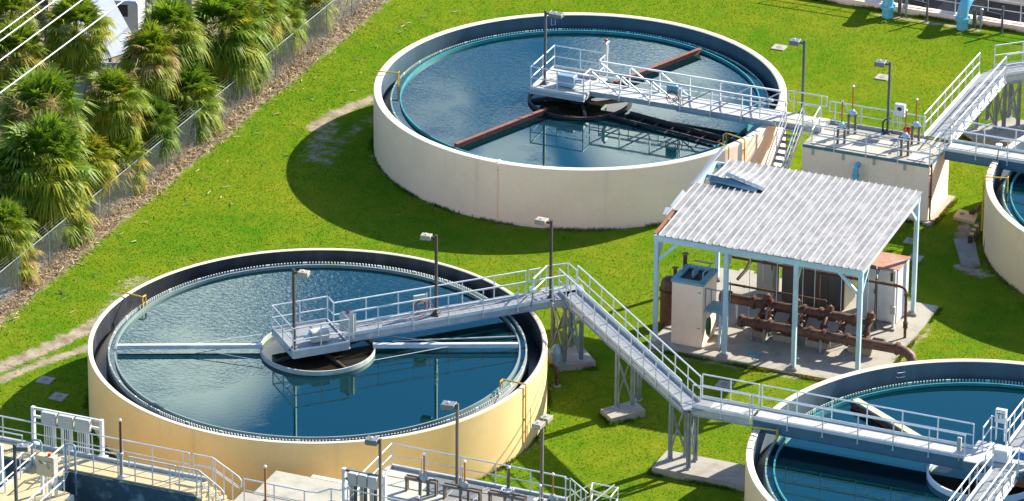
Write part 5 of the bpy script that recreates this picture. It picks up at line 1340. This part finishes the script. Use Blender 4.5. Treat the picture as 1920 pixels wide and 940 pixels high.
t = thing('conduit_rack', 'white post of a rack cut by the left edge of the lower left deck', 'rack', tuple(q))
MB().bar((q.x, q.y, ZW), (q.x, q.y, ZW + 1.6), .16, .12).build('post', 'white', t); MB().cbox((q.x, q.y, ZW + .05), .34, .34, .1).build('post_base', 'white', t)
MB().bar((q.x - 2.6, q.y, ZW + 1.5), (q.x - .08, q.y, ZW + 1.5), .07, .10).build('crossbeam', 'white', t)
MB().bar((q.x - 2.65, q.y, ZW), (q.x - 2.65, q.y, ZW + 1.6), .16, .12).build('post', 'white', t)

# ------------------------------------------------------------------ near structure, lower middle: gate deck
ZG = 2.80
gd = thing('gate_deck', 'pale concrete deck with sluice gates and railings in front of the tan tank', 'deck', (5.5, -18.5, 0))
gx0, gx1, gy1 = 2.12, 9.30, -16.90
MB().box(gx0, gx1, -26, gy1, -.2, ZG - .006).build('wall', 'wall_tan', gd)
MB().box(gx0 + .05, gx1 - .05, -26, gy1 - .05, ZG - .004, ZG + .02).build('deck', 'cover', gd)
MB().box(gx0, gx1, gy1 - .04, gy1 + .08, ZG - .15, ZG + .14).build('kerb', 'alu_dull', gd)
MB().box(gx0 - .08, gx0 + .04, -21, gy1 - .05, ZG - .15, ZG + .14).build('kerb', 'deck_white', gd)
for k in range(5):
    x = 4.0 + k * 1.05
    MB().box(x, x + 1.0, -18.2, -17.05, ZG + .021, ZG + .05).build('cover_panel', ['lamp_grey', 'lamp_grey', 'concrete_dk', 'lamp_grey', 'cover'][k], gd)
    MB().box(x, x + 1.0, -19.6, -18.25, ZG + .021, ZG + .05).build('cover_panel', ['cover', 'concrete_dk', 'lamp_grey', 'cover', 'lamp_grey'][k], gd)
railing(gd, [(gx1 - .05, gy1, ZG), (gx0 + .02, gy1, ZG), (gx0 + .02, -21, ZG)], 1.42, h=1.02)
for (x0, x1, y) in ((3.45, 4.65, -18.45), (5.02, 6.45, -18.5), (6.8, 8.2, -18.35)):
    t = thing('sluice_gate', {3.45: 'left weathered gate frame on the pale gate deck', 5.02: 'middle weathered gate frame on the pale gate deck', 6.8: 'right weathered gate frame with white handwheel'}[x0], 'gate', (x0, y, ZG), 'sluice gate frames')
    for x in (x0, x1):
        MB().bar((x, y - .07, ZG + .03), (x, y - .07, ZG + .56), .06, .08).bar((x, y + .07, ZG + .03), (x, y + .07, ZG + .56), .06, .08).build('leg', 'post_brown', t)
    MB().bar((x0 - .05, y - .09, ZG + .60), (x1 + .05, y - .09, ZG + .60), .09, .09).bar((x0 - .05, y + .09, ZG + .60), (x1 + .05, y + .09, ZG + .60), .05, .09).build('crossbeam', 'post_brown', t)
    xm = (x0 + x1) / 2
    if x0 < 6:
        b = MB().lathe([(.10, ZG + .65), (.12, ZG + .75), (.09, ZG + .9), (.04, ZG + .92)], 12, (xm, y)); b.build('gearbox', 'valve_grey', t, True)
        MB().tube([(xm, y, ZG + .9), (xm, y, ZG + 1.5)], .03, 8).build('stem', 'panel_tan', t)
    else:
        b = MB().tube([(xm + .22 * cos(a), y + .22 * sin(a), ZG + .82) for a in [2 * pi * i / 24 for i in range(24)]], .025, 6, closed=True)
        for k in range(3): a = k * pi / 3; b.bar((xm - .22 * cos(a), y - .22 * sin(a), ZG + .82), (xm + .22 * cos(a), y + .22 * sin(a), ZG + .82), .03, .02)
        b.build('handwheel', 'cap', t); MB().tube([(xm, y, ZG + .65), (xm, y, ZG + 1.55)], .04, 8).build('stem', 'post_brown', t)
for (px, py, lb) in ((795, 931, 'small valve with orange stem cover nearest the lower middle rack'), (871, 944, 'small valve with orange stem cover by the lamp on the gate deck'), (954, 955, 'small valve with brown stem cover before the white handwheel'), (1036, 968, 'small valve with orange stem cover at the stair end of the gate deck')):
    valve_stand(px, py, ZG, lb, .62, 1.10, 'maroon' if px == 954 else 'orange', False, 'small valves on the gate deck', 'valve_grey')
stem('dark red stem cover with white cap behind the gate deck rail', (784, 930), ZG, ZG + 1.35, .045, 'maroon', 'alu_dull', .2)
q = at(1013, 911, ZG + .85)
t = thing('stem_post', 'grey stem with white cap and handwheel beside the twin lamp', 'valve stem', (q.x, q.y, ZG), 'stem posts on the near decks')
MB().tube([(q.x, q.y, ZG), (q.x, q.y, ZG + .8)], .04, 8).build('stem', 'alu_dull', t); MB().ball((q.x, q.y, ZG + .85), .06, 10).build('cap', 'cap', t, True)
MB().tube([(q.x + .2 * cos(a), q.y - .1 + .2 * sin(a), ZG + .3) for a in [2 * pi * i / 20 for i in range(20)]], .022, 6, closed=True).build('handwheel', 'cap', t)
zt = ZG + 3.5
lamp('grey brown lamp post on the gate deck before the tan tank', lp(857.5, 757, zt), ZG, zt, [(-1, -.1)], 'post_brown', 'lamp_grey', (.52, .42, .2), armlen=.03)
lamp('twin headed lamp post on the gate deck over the lawn', lp(1017, 785, zt), ZG, zt, [(-.1, -1), (.1, 1)], 'post_brown', 'lamp_tan', (.42, .36, .18), armlen=.04)
lamp('grey lamp post beside the rack at the lower middle', lp(713, 823, zt), ZG, zt, [(-1, -.1)], 'post_brown', 'lamp_grey', (.46, .40, .2), armlen=.03)
conduit_rack('rack with three grey panels and blue top beam at the lower middle', 1.74, 3.40, -20.4, ZG, 1.5, 3, -1, 'white', 'steel_blue', 'panel_grey', 'slate')
# stairs and landing off the right end of the gate deck
gs = thing('deck_stairs', 'white railed stairs dropping from the right end of the gate deck to the lawn', 'stairs', (10.2, -17.5, 0))
s0, s1 = at(1066, 899, ZG + 1.0), at(1102, 925, ZG + 1.0 - .85)
g1, g2, g3 = at(1111, 906, 2.5), at(1159, 915, 2.5), at(1145, 932, 2.5)
b = MB().tube([at(1059, 897, ZG + 1.0), s0, at(1069, 897, ZG + 1.05), s1], .027, 8).tube([at(1059, 917, ZG + .5), at(1066, 919, ZG + .5), at(1069, 916, ZG + .55), s1 - Vector((0, 0, .5))], .024, 6)
o = b.build('railing', 'alu', gs)
for k in (.1, .35, .65, .9): p = s0.lerp(s1, k); post(o, p - Vector((0, 0, 1.0)), 1.0)
lo = [Vector((v.x, v.y, 1.5)) for v in (g1, g2, g3)]
railing(gs, lo + [Vector((g1.x + .15, g1.y - .55, 1.5)), lo[0]], .7, h=1.0)
MB().tube([g1, at(1060, 935, 1.7)], .027, 8).build('handrail', 'alu', gs); MB().tube([g1 - Vector((0, 0, .5)), at(1062, 950, 1.4)], .024, 6).build('handrail', 'alu', gs); MB().tube([at(1152, 909, 2.6), at(1108, 945, 2.2)], .027, 8).build('handrail', 'alu', gs)
MB().prism([(gx1 + .005, -16.95), (g2.x + .1, -16.95), (g2.x + .1, -18.6), (gx1 + .005, -18.6)], 1.30, 1.42).build('landing', 'deck_alu', gs)
for k in range(6): MB().box(gx1 + .01 + .24 * k, gx1 + .25 + .24 * k, -18.0, -16.98, 2.50 - .2 * k, 2.55 - .2 * k).build('tread', 'deck_alu', gs)
for x in (g2.x, gx1 + .4):
    for y in (-17.05, -18.5): MB().bar((x, y, 0), (x, y, 1.3), .09, .09).build('leg', 'galv', gs)

# ------------------------------------------------------------------ filter building along the top right
fb = thing('filter_basin', 'long beige filter basin with brown floor panels along the top right edge', 'basin', (5, 44, 0))
b = MB().box(-6, 30, 41.78, 42.25, -.1, .30); b.build('kerb', 'wall_beige', fb)
b = MB()
for k in range(16): b.box(-4 + k * 1.7, -2.6 + k * 1.7, 41.95, 42.05, .302, .33)
b.build('kerb_strip', 'white', fb)
b = MB()
for k in range(18):
    b.cur = k % 2; b.box(-6 + k * 2.0, -4.02 + k * 2.0, 42.26, 44.6, .05, .16 + .012 * (k % 3))
b.build('floor_panel', ['brown_panel', 'panel_dark'], fb)
MB().box(-6, 30, 44.62, 46.5, -.1, 1.70).build('back_wall', 'wall_beige', fb)
railing(fb, [(-3, 42.12, .3), (26, 42.12, .3)], 1.62, h=1.0)
def blue_elbow(px, py, label):
    p = at(px, py, 0); x, y = p.x, p.y
    t = thing('blue_elbow_pipe', label, 'pipe', (x, y, 0), 'large blue pipes')
    MB().tube([(x, y, -.1), (x, y, .85), (x + .03, y + .10, 1.1), (x + .08, y + .34, 1.32), (x + .14, y + .66, 1.46), (x + .3, y + 1.9, 1.75), (x + .42, y + 4.4, 2.0)], .27, 20).build('pipe', 'blue_pipe', t, True)
    b = MB(); flange(b, (x, y, .52), (0, 0, 1), .27, .07); flange(b, (x + .15, y + .75, 1.48), (.1, .95, .3), .27, .05); b.build('flange', 'blue_pipe', t, True)
    vx = x + .78; vy = y + .42
    v = thing('air_valve', 'small grey valve with dark motor beside ' + ('the right blue pipe' if px > 1700 else 'the left blue pipe'), 'valve', (vx, vy, 0), 'valves beside the blue pipes')
    MB().tube([(vx, vy, 0), (vx, vy, .7), (vx, vy, .95), (vx, vy, 1.0)], [.05, .05, .10, .04], 10).build('stem', 'valve_grey', v, True)
    MB().tube([(vx - .15, vy, .5), (vx + .05, vy - .05, .5)], .11, 10).build('body', 'valve_grey', v, True)
    MB().tube([(vx + .2, vy + .1, .75), (vx + .95, vy + .1, .68)], .13, 12).build('motor', 'black', v, True)
    b = MB().bar((vx - .32, vy, .0), (vx - .32, vy, .9), .14, .16); b.build('bracket', 'panel_dark', v)
    MB().bar((vx + 1.1, vy - .2, 0), (vx + 1.1, vy - .2, 1.35), .09, .09).build('post', 'slate', v)
blue_elbow(1664, 32, 'sky blue elbow pipe rising from the lawn, the left one at the top edge')
blue_elbow(1804, 54, 'sky blue elbow pipe bending toward the filter basin, the right one')

# ------------------------------------------------------------------ chain link fence
fn = thing('chain_link_fence', 'grey chain link fence running between the palms and the lawn', 'fence', (FENCE_X, 10, 0))
HF = 1.60
fy0, fy1, sp_ = -16.0, 62.0, 2.83
k = 0; y = -3.06 - sp_ * 4
while y < fy1:
    b = MB().tube([(FENCE_X, y, 0), (FENCE_X, y, HF + .02)], .033, 8); b.tube([(FENCE_X, y, HF), (FENCE_X - .22, y, HF + .25)], .015, 6); b.build('post', 'galv', fn); y += sp_
MB().tube([(FENCE_X, fy0, HF), (FENCE_X, fy1, HF)], .019, 8).build('top_rail', 'galv', fn)
b = MB()
for dx in (.08, .15, .22): b.tube([(FENCE_X - dx, fy0, HF + dx * 1.1), (FENCE_X - dx, fy1, HF + dx * 1.1)], .005, 4)
b.build('barbed_wire', 'barb', fn)
b = MB(); st_ = .085; y = fy0
while y < fy1:
    for sg in (1, -1):
        p = Vector((FENCE_X + .004 * sg, y if sg > 0 else y + HF, .03)); q = Vector((FENCE_X + .004 * sg, y + HF if sg > 0 else y, HF))
        n_ = Vector((0, .0048, 0)); b.quad(p - n_, p + n_, q + n_, q - n_)
    y += st_
b.build('mesh', 'galv', fn)

# ------------------------------------------------------------------ palms
def frond_geo(b, tones, c, az, el, r, tone, droop, nl=27):
    """one fan leaf: stalk plus drooping segments"""
    d = Vector((cos(az) * cos(el), sin(az) * cos(el), sin(el)))
    side = Vector((-sin(az), cos(az), 0)); upv = d.cross(side) * -1
    if upv.z < 0: upv = -upv
    ls = r * random.uniform(.42, .60); base = Vector(c)
    hub = base + d * ls + Vector((0, 0, -droop * ls * .25))
    b.quad(base - side * .02, base + side * .02, hub + side * .015, hub - side * .015); tones.append(.45)
    tilt = (d + Vector((0, 0, -droop * .8))).normalized()
    for k in range(nl):
        a = radians(-118 + 236 * k / (nl - 1)) + random.uniform(-.05, .05)
        ll = r * random.uniform(.38, .62) * (1 - .22 * abs(a) / 2)
        dr = (tilt * cos(a) + side * sin(a)).normalized()
        g = Vector((0, 0, -1))
        m1 = hub + dr * ll * .55 + g * (ll * .06) - upv * (-.03)
        m2 = hub + dr * ll * .92 + g * (ll * (.18 + .42 * droop * random.uniform(.5, 1.3)))
        w0 = (dr.cross(upv)); 
        if w0.length < .1: w0 = side
        w0.normalize(); w1 = w0 * (r * random.uniform(.016, .024))
        b.quad(hub - w0 * .008, hub + w0 * .008, m1 + w1, m1 - w1); b.add([m1 - w1, m1 + w1, m2], [(0, 1, 2)])
        tt = min(1, max(0, tone + random.gauss(0, .05))); tones += [tt, min(1, tt + random.uniform(0, .10))]

def palm(label, px, py, rpx, zc=None, tone=.33, yellow=.2, dead=5, lean=(0, 0), stalks=0, trunk=True, nf=70, low=-66, h=None):
    zc = zc or 4.0
    c = at(px, py, zc); r = rpx / 43.0 * 1.42
    while c.x > FENCE_X - .30 - .36 * r and zc > .9: zc -= .1; c = at(px, py, zc)      # keep the stems behind the fence
    t = thing('palm_tree', label, 'palm', (c.x + lean[0], c.y + lean[1], 0), 'cabbage palms along the fence')
    b = MB(); base = Vector((c.x + lean[0], c.y + lean[1], -.1)); n = 9; pts = [base.lerp(c, i / n) + Vector((random.uniform(-.03, .03), random.uniform(-.03, .03), 0)) for i in range(n + 1)]
    b.tube(pts, [.21, .18, .17, .17, .165, .17, .175, .19, .22, .16], 12)
    b.build('trunk', 'trunk', t, True)
    # leaf bases
    b = MB(); tones = []
    for k in range(nf):
        u = (k + .5) / nf; el = radians(low + (86 - low) * u ** .85); az = k * 2.39996 + random.uniform(-.25, .25)
        dr = .06 + (1 - u) ** 1.4 * .95
        tn = tone - .02 + (yellow if random.random() < .35 * (1 - u) + .05 else 0) + (.10 * (.5 - u))
        frond_geo(b, tones, c, az, el, r * random.uniform(.88, 1.08), tn, dr)
    b.build('crown', 'leaf', t, tone=tones)
    if dead:
        b = MB(); tones = []
        for k in range(dead):
            frond_geo(b, tones, c - Vector((0, 0, .25)), random.uniform(0, 2 * pi), radians(random.uniform(-75, -35)), r * .8, .92, 1.0, 14)
        b.build('dead_fronds', 'leaf', t, tone=tones)
    if stalks:
        b = MB(); tones = []
        for k in range(stalks):
            az = random.uniform(0, 2 * pi); el = radians(random.uniform(5, 55)); d = Vector((cos(az) * cos(el), sin(az) * cos(el), sin(el))); tip = c + d * r * 1.0
            for j in range(70):
                f = random.uniform(.35, 1.0); p = c.lerp(tip, f); q = p + Vector((random.gauss(0, .22), random.gauss(0, .22), random.gauss(-.02, .18))) * r * .6
                w_ = Vector((random.uniform(-1, 1), random.uniform(-1, 1), random.uniform(-1, 1))).normalized() * .011
                b.quad(p - w_, p + w_, q + w_, q - w_); tones.append(random.uniform(.86, 1.0))
        b.build('flower_stalks', 'leaf', t, tone=tones)
    return t
palm('big palm at the left edge above the lowest power line', 30, 108, 62, 4.4, .36, .3)
palm('palm at the top left corner half outside the picture', 22, 34, 46, 4.8, .38, .35)
palm('tall palm with bare trunk in front of the white roof sheet', 142, 58, 62, 4.9, .37, .18, lean=(-.35, -.6))
palm('palm with golden yellow lower fronds right of the white roof sheet', 280, 108, 54, 3.9, .42, .45, 7)
palm('palm behind the golden one near the grey board wall', 322, 62, 60, 4.3, .33, .2)
palm('dark green palm with many hanging fronds beside the fence at the top', 418, 60, 82, 4.6, .27, .25, 9)
palm('palm at the top edge just left of the last two', 478, 28, 55, 4.0, .33, .3)
palm('wide bright palm pressed against the fence below the golden one', 348, 188, 68, 3.3, .30, .15, 3)
palm('palm with brown flower stalks left of the fence', 212, 190, 56, 3.8, .38, .25, 5, stalks=3)
palm('largest palm at the left edge with brown flower stalks', 74, 222, 80, 4.2, .32, .15, 6, stalks=8)
palm('dense dark palm below the largest one at the left edge', 88, 308, 78, 3.6, .29, .2, 8, stalks=2)
palm('slender yellow green palm between two darker ones', 170, 302, 44, 3.1, .47, .25, 4)
palm('palm hanging over the fence top, right of the slender one', 222, 304, 52, 3.3, .40, .35, 6)
palm('low palm with sunlit yellow edges over the fence', 100, 398, 60, 2.9, .34, .3, 8)
palm('palm cut by the left edge, lowest in the picture', 22, 490, 44, 3.0, .46, .4, 8)
palm('palm at the left edge second from the bottom of the row', 10, 432, 46, 3.0, .34, .15, 5)
palm('palm half hidden behind the low one at the left edge', 6, 340, 56, 3.0, .24, .1, 6)
palm('palm beside the fence with fronds hanging to the right at the top', 526, 36, 48, 3.0, .35, .4, 6)
palm('small bright shrubby palm at the end of the row', 594, 14, 34, 2.2, .45, .2, 3)
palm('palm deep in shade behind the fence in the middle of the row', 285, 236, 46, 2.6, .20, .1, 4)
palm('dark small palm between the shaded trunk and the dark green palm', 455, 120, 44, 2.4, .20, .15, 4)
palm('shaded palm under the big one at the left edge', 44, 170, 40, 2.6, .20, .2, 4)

# scrub below the palms
b = MB(); tones = []
for i in range(5200):
    y = random.uniform(-12, 40); x = -21.4 - abs(random.gauss(0, 3.0))
    if x < -31: continue
    z = random.uniform(0, 1.0) * random.random(); a = random.uniform(0, 2 * pi); l_ = random.uniform(.12, .5)
    p = Vector((x, y, z)); q = p + Vector((cos(a) * l_, sin(a) * l_, random.uniform(-.05, .45))); w_ = Vector((-sin(a), cos(a), 0)) * random.uniform(.012, .05)
    b.quad(p - w_, p + w_, q + w_ * .4, q - w_ * .4); tones.append(random.choice([.05, .12, .2, .3, .8, .85, .9]))
o = b.build('undergrowth', 'leaf', None, tone=tones); tag(o, 'tangle of dark leaves and dry stems under the palms', 'undergrowth', kind='stuff')
# dry litter along the fence and single frond scraps on the lawn
b = MB(); tones = []
for i in range(17000):
    y = random.uniform(-12, 45); x = random.gauss(-20.9, .40) if random.random() < .85 else random.uniform(-24, -20.6)
    if x > -20.15 + .25 * sin(y * .9): continue
    a = random.uniform(0, 2 * pi); l_ = random.uniform(.08, .40); w0 = random.uniform(.005, .020); h_ = random.uniform(.01, .14)
    p = Vector((x, y, random.uniform(.01, .05))); q = p + Vector((cos(a) * l_, sin(a) * l_, h_)); w_ = Vector((-sin(a), cos(a), random.uniform(-.4, .4))) * w0
    b.quad(p - w_, p + w_, q + w_, q - w_); tones.append(min(1, max(0, random.gauss(.60, .24))))
for i in range(3800):        # dry stems standing along the fence
    y = random.uniform(-12, 45); x = random.gauss(-21.2, .35); hh = random.uniform(.15, .75) * (.6 + .4 * sin(y * 1.3 + 2 * sin(y * .37)))
    p = Vector((x, y, 0)); q = p + Vector((random.gauss(0, .15), random.gauss(0, .15), max(.08, hh))); w_ = Vector((random.uniform(-1, 1), random.uniform(-1, 1), 0)).normalized() * .008
    b.quad(p - w_, p + w_, q + w_ * .4, q - w_ * .4); tones.append(min(1, max(0, random.gauss(.6, .22))))
o = b.build('leaf_litter', 'litter', None, tone=tones); tag(o, 'dry brown leaf litter heaped along the chain link fence', 'leaf litter', kind='stuff')
b = MB(); tones = []
for i in range(150):
    if random.random() < .75: x, y = -20.0 + abs(random.gauss(0, 2.6)), random.uniform(-14, 34)
    else: x, y = random.uniform(-17, 20), random.uniform(-16, 40)
    if any(sqrt((x - c[0]) ** 2 + (y - c[1]) ** 2) < R + .3 for c in TANKS.values()) or (4.5 < x < 15 and 2 < y < 22) or y < -16 and x > -14: continue
    a = random.uniform(0, 2 * pi); l_ = random.uniform(.08, .38); p = Vector((x, y, .05)); q = p + Vector((cos(a) * l_, sin(a) * l_, random.uniform(0, .06))); w_ = Vector((-sin(a), cos(a), 0)) * random.uniform(.01, .04)
    b.add([p - w_, p + w_, q + w_ * .4, q - w_ * .4, p + Vector((0, 0, .02)), q + Vector((0, 0, .02))], [(0, 1, 2, 3), (0, 3, 5, 4), (1, 4, 5, 2)]); tones += [random.uniform(.45, .95)] * 3
o = b.build('frond_scraps', 'litter', None, tone=tones); tag(o, 'dry frond scraps scattered over the lawn', 'leaf litter', kind='stuff')

# ------------------------------------------------------------------ yard behind the palms
sh = thing('collapsed_shed', 'white sheet metal shed with sagging roof behind the palms', 'shed', tuple(at(200, 90, 0)))
def plate(pts, th, name, m, parent):
    v = [Vector(p) for p in pts]; n = (v[1] - v[0]).cross(v[2] - v[0]).normalized() * th; k = len(v)
    return MB().add([*v, *[a + n for a in v]], [tuple(range(k - 1, -1, -1)), tuple(range(k, 2 * k))] + [(i, (i + 1) % k, k + (i + 1) % k, k + i) for i in range(k)]).build(name, m, parent)
plate([at(84, -14, 3.0), at(205, -14, 3.0), at(249, 66, 2.5), at(240, 98, 2.35), at(196, 112, 2.3), at(150, 60, 2.7)], .06, 'roof', 'roof_white', sh)
plate([at(196, 118, 2.2), at(244, 118, 2.3), at(250, 140, 1.7), at(205, 148, 1.6)], .05, 'roof', 'roof_white', sh)
plate([at(130, 92, 2.2), at(200, 122, 2.2), at(200, 190, .1), at(170, 182, .1), at(140, 140, .3)], .05, 'wall', 'grey_tarp', sh)
plate([at(60, -20, 2.6), at(92, -20, 2.6), at(88, 55, .05), at(52, 55, .05)], .06, 'wall', 'shed_dark', sh)
for (px, py) in ((84, 10), (150, 66), (205, 60)): p = at(px, py, 2.5); MB().bar((p.x, p.y, 0), (p.x, p.y, 2.45), .10, .10).build('post', 'shed_dark', sh)
t = thing('board_wall', 'weathered grey board wall at the top edge behind the palms', 'wall', tuple(at(290, 45, 0)))
p, q = at(228, 52, 0), at(352, 30, 0); d = (q - p).normalized(); k = 0; ln = (q - p).length
while k * .3 < ln:
    a_ = p + d * (k * .3 + .01); e_ = p + d * (k * .3 + .29); hh = 2.3 + random.uniform(-.06, .06)
    MB().bar((a_ + e_) / 2 + Vector((0, 0, .02)), (a_ + e_) / 2 + Vector((0, 0, hh)), .28, .03, d.cross(Vector((0, 0, 1)))).build('board', 'fence_grey', t); k += 1
MB().bar(p + Vector((0, .05, 1.9)), q + Vector((0, .05, 1.9)), .05, .1).build('rail', 'fence_grey', t)
p = at(222, 22, 1.0)
t = thing('van', 'parked pale van half hidden behind the board wall', 'van', (p.x, p.y, 0)); MB().cbox((p.x, p.y + .6, 1.15), 1.9, 3.6, 1.7, .3).build('body', 'roof_white', t)
MB().cbox((p.x + .35, p.y - 1.12, 1.55), 1.3, .12, .6, .3).build('windscreen', 'dark', t)
for dx, dy in ((-.7, -.6), (.9, -.3), (-1.4, 1.7), (.2, 2.1)): MB().tube([(p.x + dx - .1, p.y + dy, .33), (p.x + dx + .1, p.y + dy, .33)], .33, 14).build('wheel', 'black', t)
def sheet_heap(label, pts, m, cat='tarp', nm='tarp'):
    c = sum((Vector(p) for p in pts), Vector()) / len(pts)
    b = MB(); n = len(pts); vs = [Vector(p) for p in pts] + [c + Vector((0, 0, .18))] + [Vector((p[0], p[1], 0)) for p in pts]
    b.add(vs, [(i, (i + 1) % n, n) for i in range(n)] + [(i, n + 1 + i, n + 1 + (i + 1) % n, (i + 1) % n) for i in range(n)])
    tag(b.build(nm, m, None, False, tuple(c)), label, cat)
sheet_heap('blue tarp over a heap left of the bare palm trunk', [at(80, 156, .7), at(112, 148, .9), at(119, 166, .6), at(112, 176, .4), at(86, 168, .5)], 'blue_tarp')
sheet_heap('grey green sheet draped right of the bare palm trunk', [at(139, 146, 1.2), at(161, 158, 1.1), at(150, 200, .2), at(130, 186, .3), at(131, 165, .8)], 'grey_tarp', 'sheet', 'grey_sheet')
sheet_heap('dark blue crate like heap at the foot of the grey sheet', [at(128, 184, .5), at(144, 187, .5), at(143, 199, .2), at(127, 196, .2)], 'blue_tarp', 'heap', 'blue_heap')
sheet_heap('blue tarp corner at the left edge below the power lines', [at(-8, 158, .8), at(5, 160, .7), at(3, 172, .4), at(-8, 174, .4)], 'blue_tarp')
a_, b_, c_3 = at(92, 112, 1.3), at(108, 113, 1.3), at(108, 138, .3)
tag(MB().tube([a_, (a_ + b_) / 2 + Vector((0, 0, .1)), b_, b_.lerp(c_3, .5), c_3], [.06, .12, .16, .2, .16], 8).build('bent_duct', 'roof_white', None, True, tuple(c_3)), 'bent white duct lying behind the palms', 'duct')
p = at(10, 560, .1)
tag(MB().bar(at(-15, 552, .2), at(40, 528, .2), .25, .06).bar(at(-15, 562, .1), at(30, 545, .1), .18, .05).build('white_plank', 'roof_white', None, False, tuple(p)), 'pale planks lying behind the fence at the left edge', 'plank')
p = at(174, 398, .1)
t = thing('junk_pump', 'dark small pump standing behind the fence', 'pump', (p.x, p.y, 0))
MB().tube([(p.x, p.y, 0), (p.x, p.y, .6), (p.x, p.y, .75)], [.18, .2, .1], 12).build('body', 'black', t, True); MB().tube([(p.x + .3, p.y, 0), (p.x + .3, p.y, .8), (p.x + .1, p.y, .9)], .07, 8).build('pipe', 'roof_white', t, True)

# power lines high over the palms
for i, ((xa, ya), (xb, yb_)) in enumerate((((0, 61.5), (83, 0)), ((0, 77.5), (105, 0)), ((0, 114), (154.5, 0)), ((0, 175.5), (234, 0)))):
    p, q = at(xa, ya, 9.2), at(xb, yb_, 9.2); x = (p.x + q.x) / 2; sl = (q.x - p.x) / (q.y - p.y)
    pts = [(x + sl * (y - (p.y + q.y) / 2), y, 9.2 + .00012 * (y - 10) ** 2) for y in range(-60, 121, 12)]
    tag(MB().tube(pts, .024, 6).build('power_line', 'wire', None, False, (x, 0, 9.2)), ['uppermost white power line at the top left', 'second white power line from the top left corner', 'third white power line, crossing the crown of the tall palm', 'lowest white power line, crossing in front of the tall palm trunk'][i], 'cable', 'power lines')
# roofs over the two masts that carry the cables
for y in (-60, 120):
    t = thing('utility_pole', 'wooden utility pole carrying the power lines' + (' far beyond' if y > 0 else ' near the camera'), 'pole', (-23, y, 0))
    MB().tube([(-23, y, 0), (-23, y, 10.2)], [.18, .13], 12).build('pole', 'post_brown', t); MB().bar((-26, y, 9.75), (-20.4, y, 9.75), .12, .12).build('crossarm', 'post_brown', t)
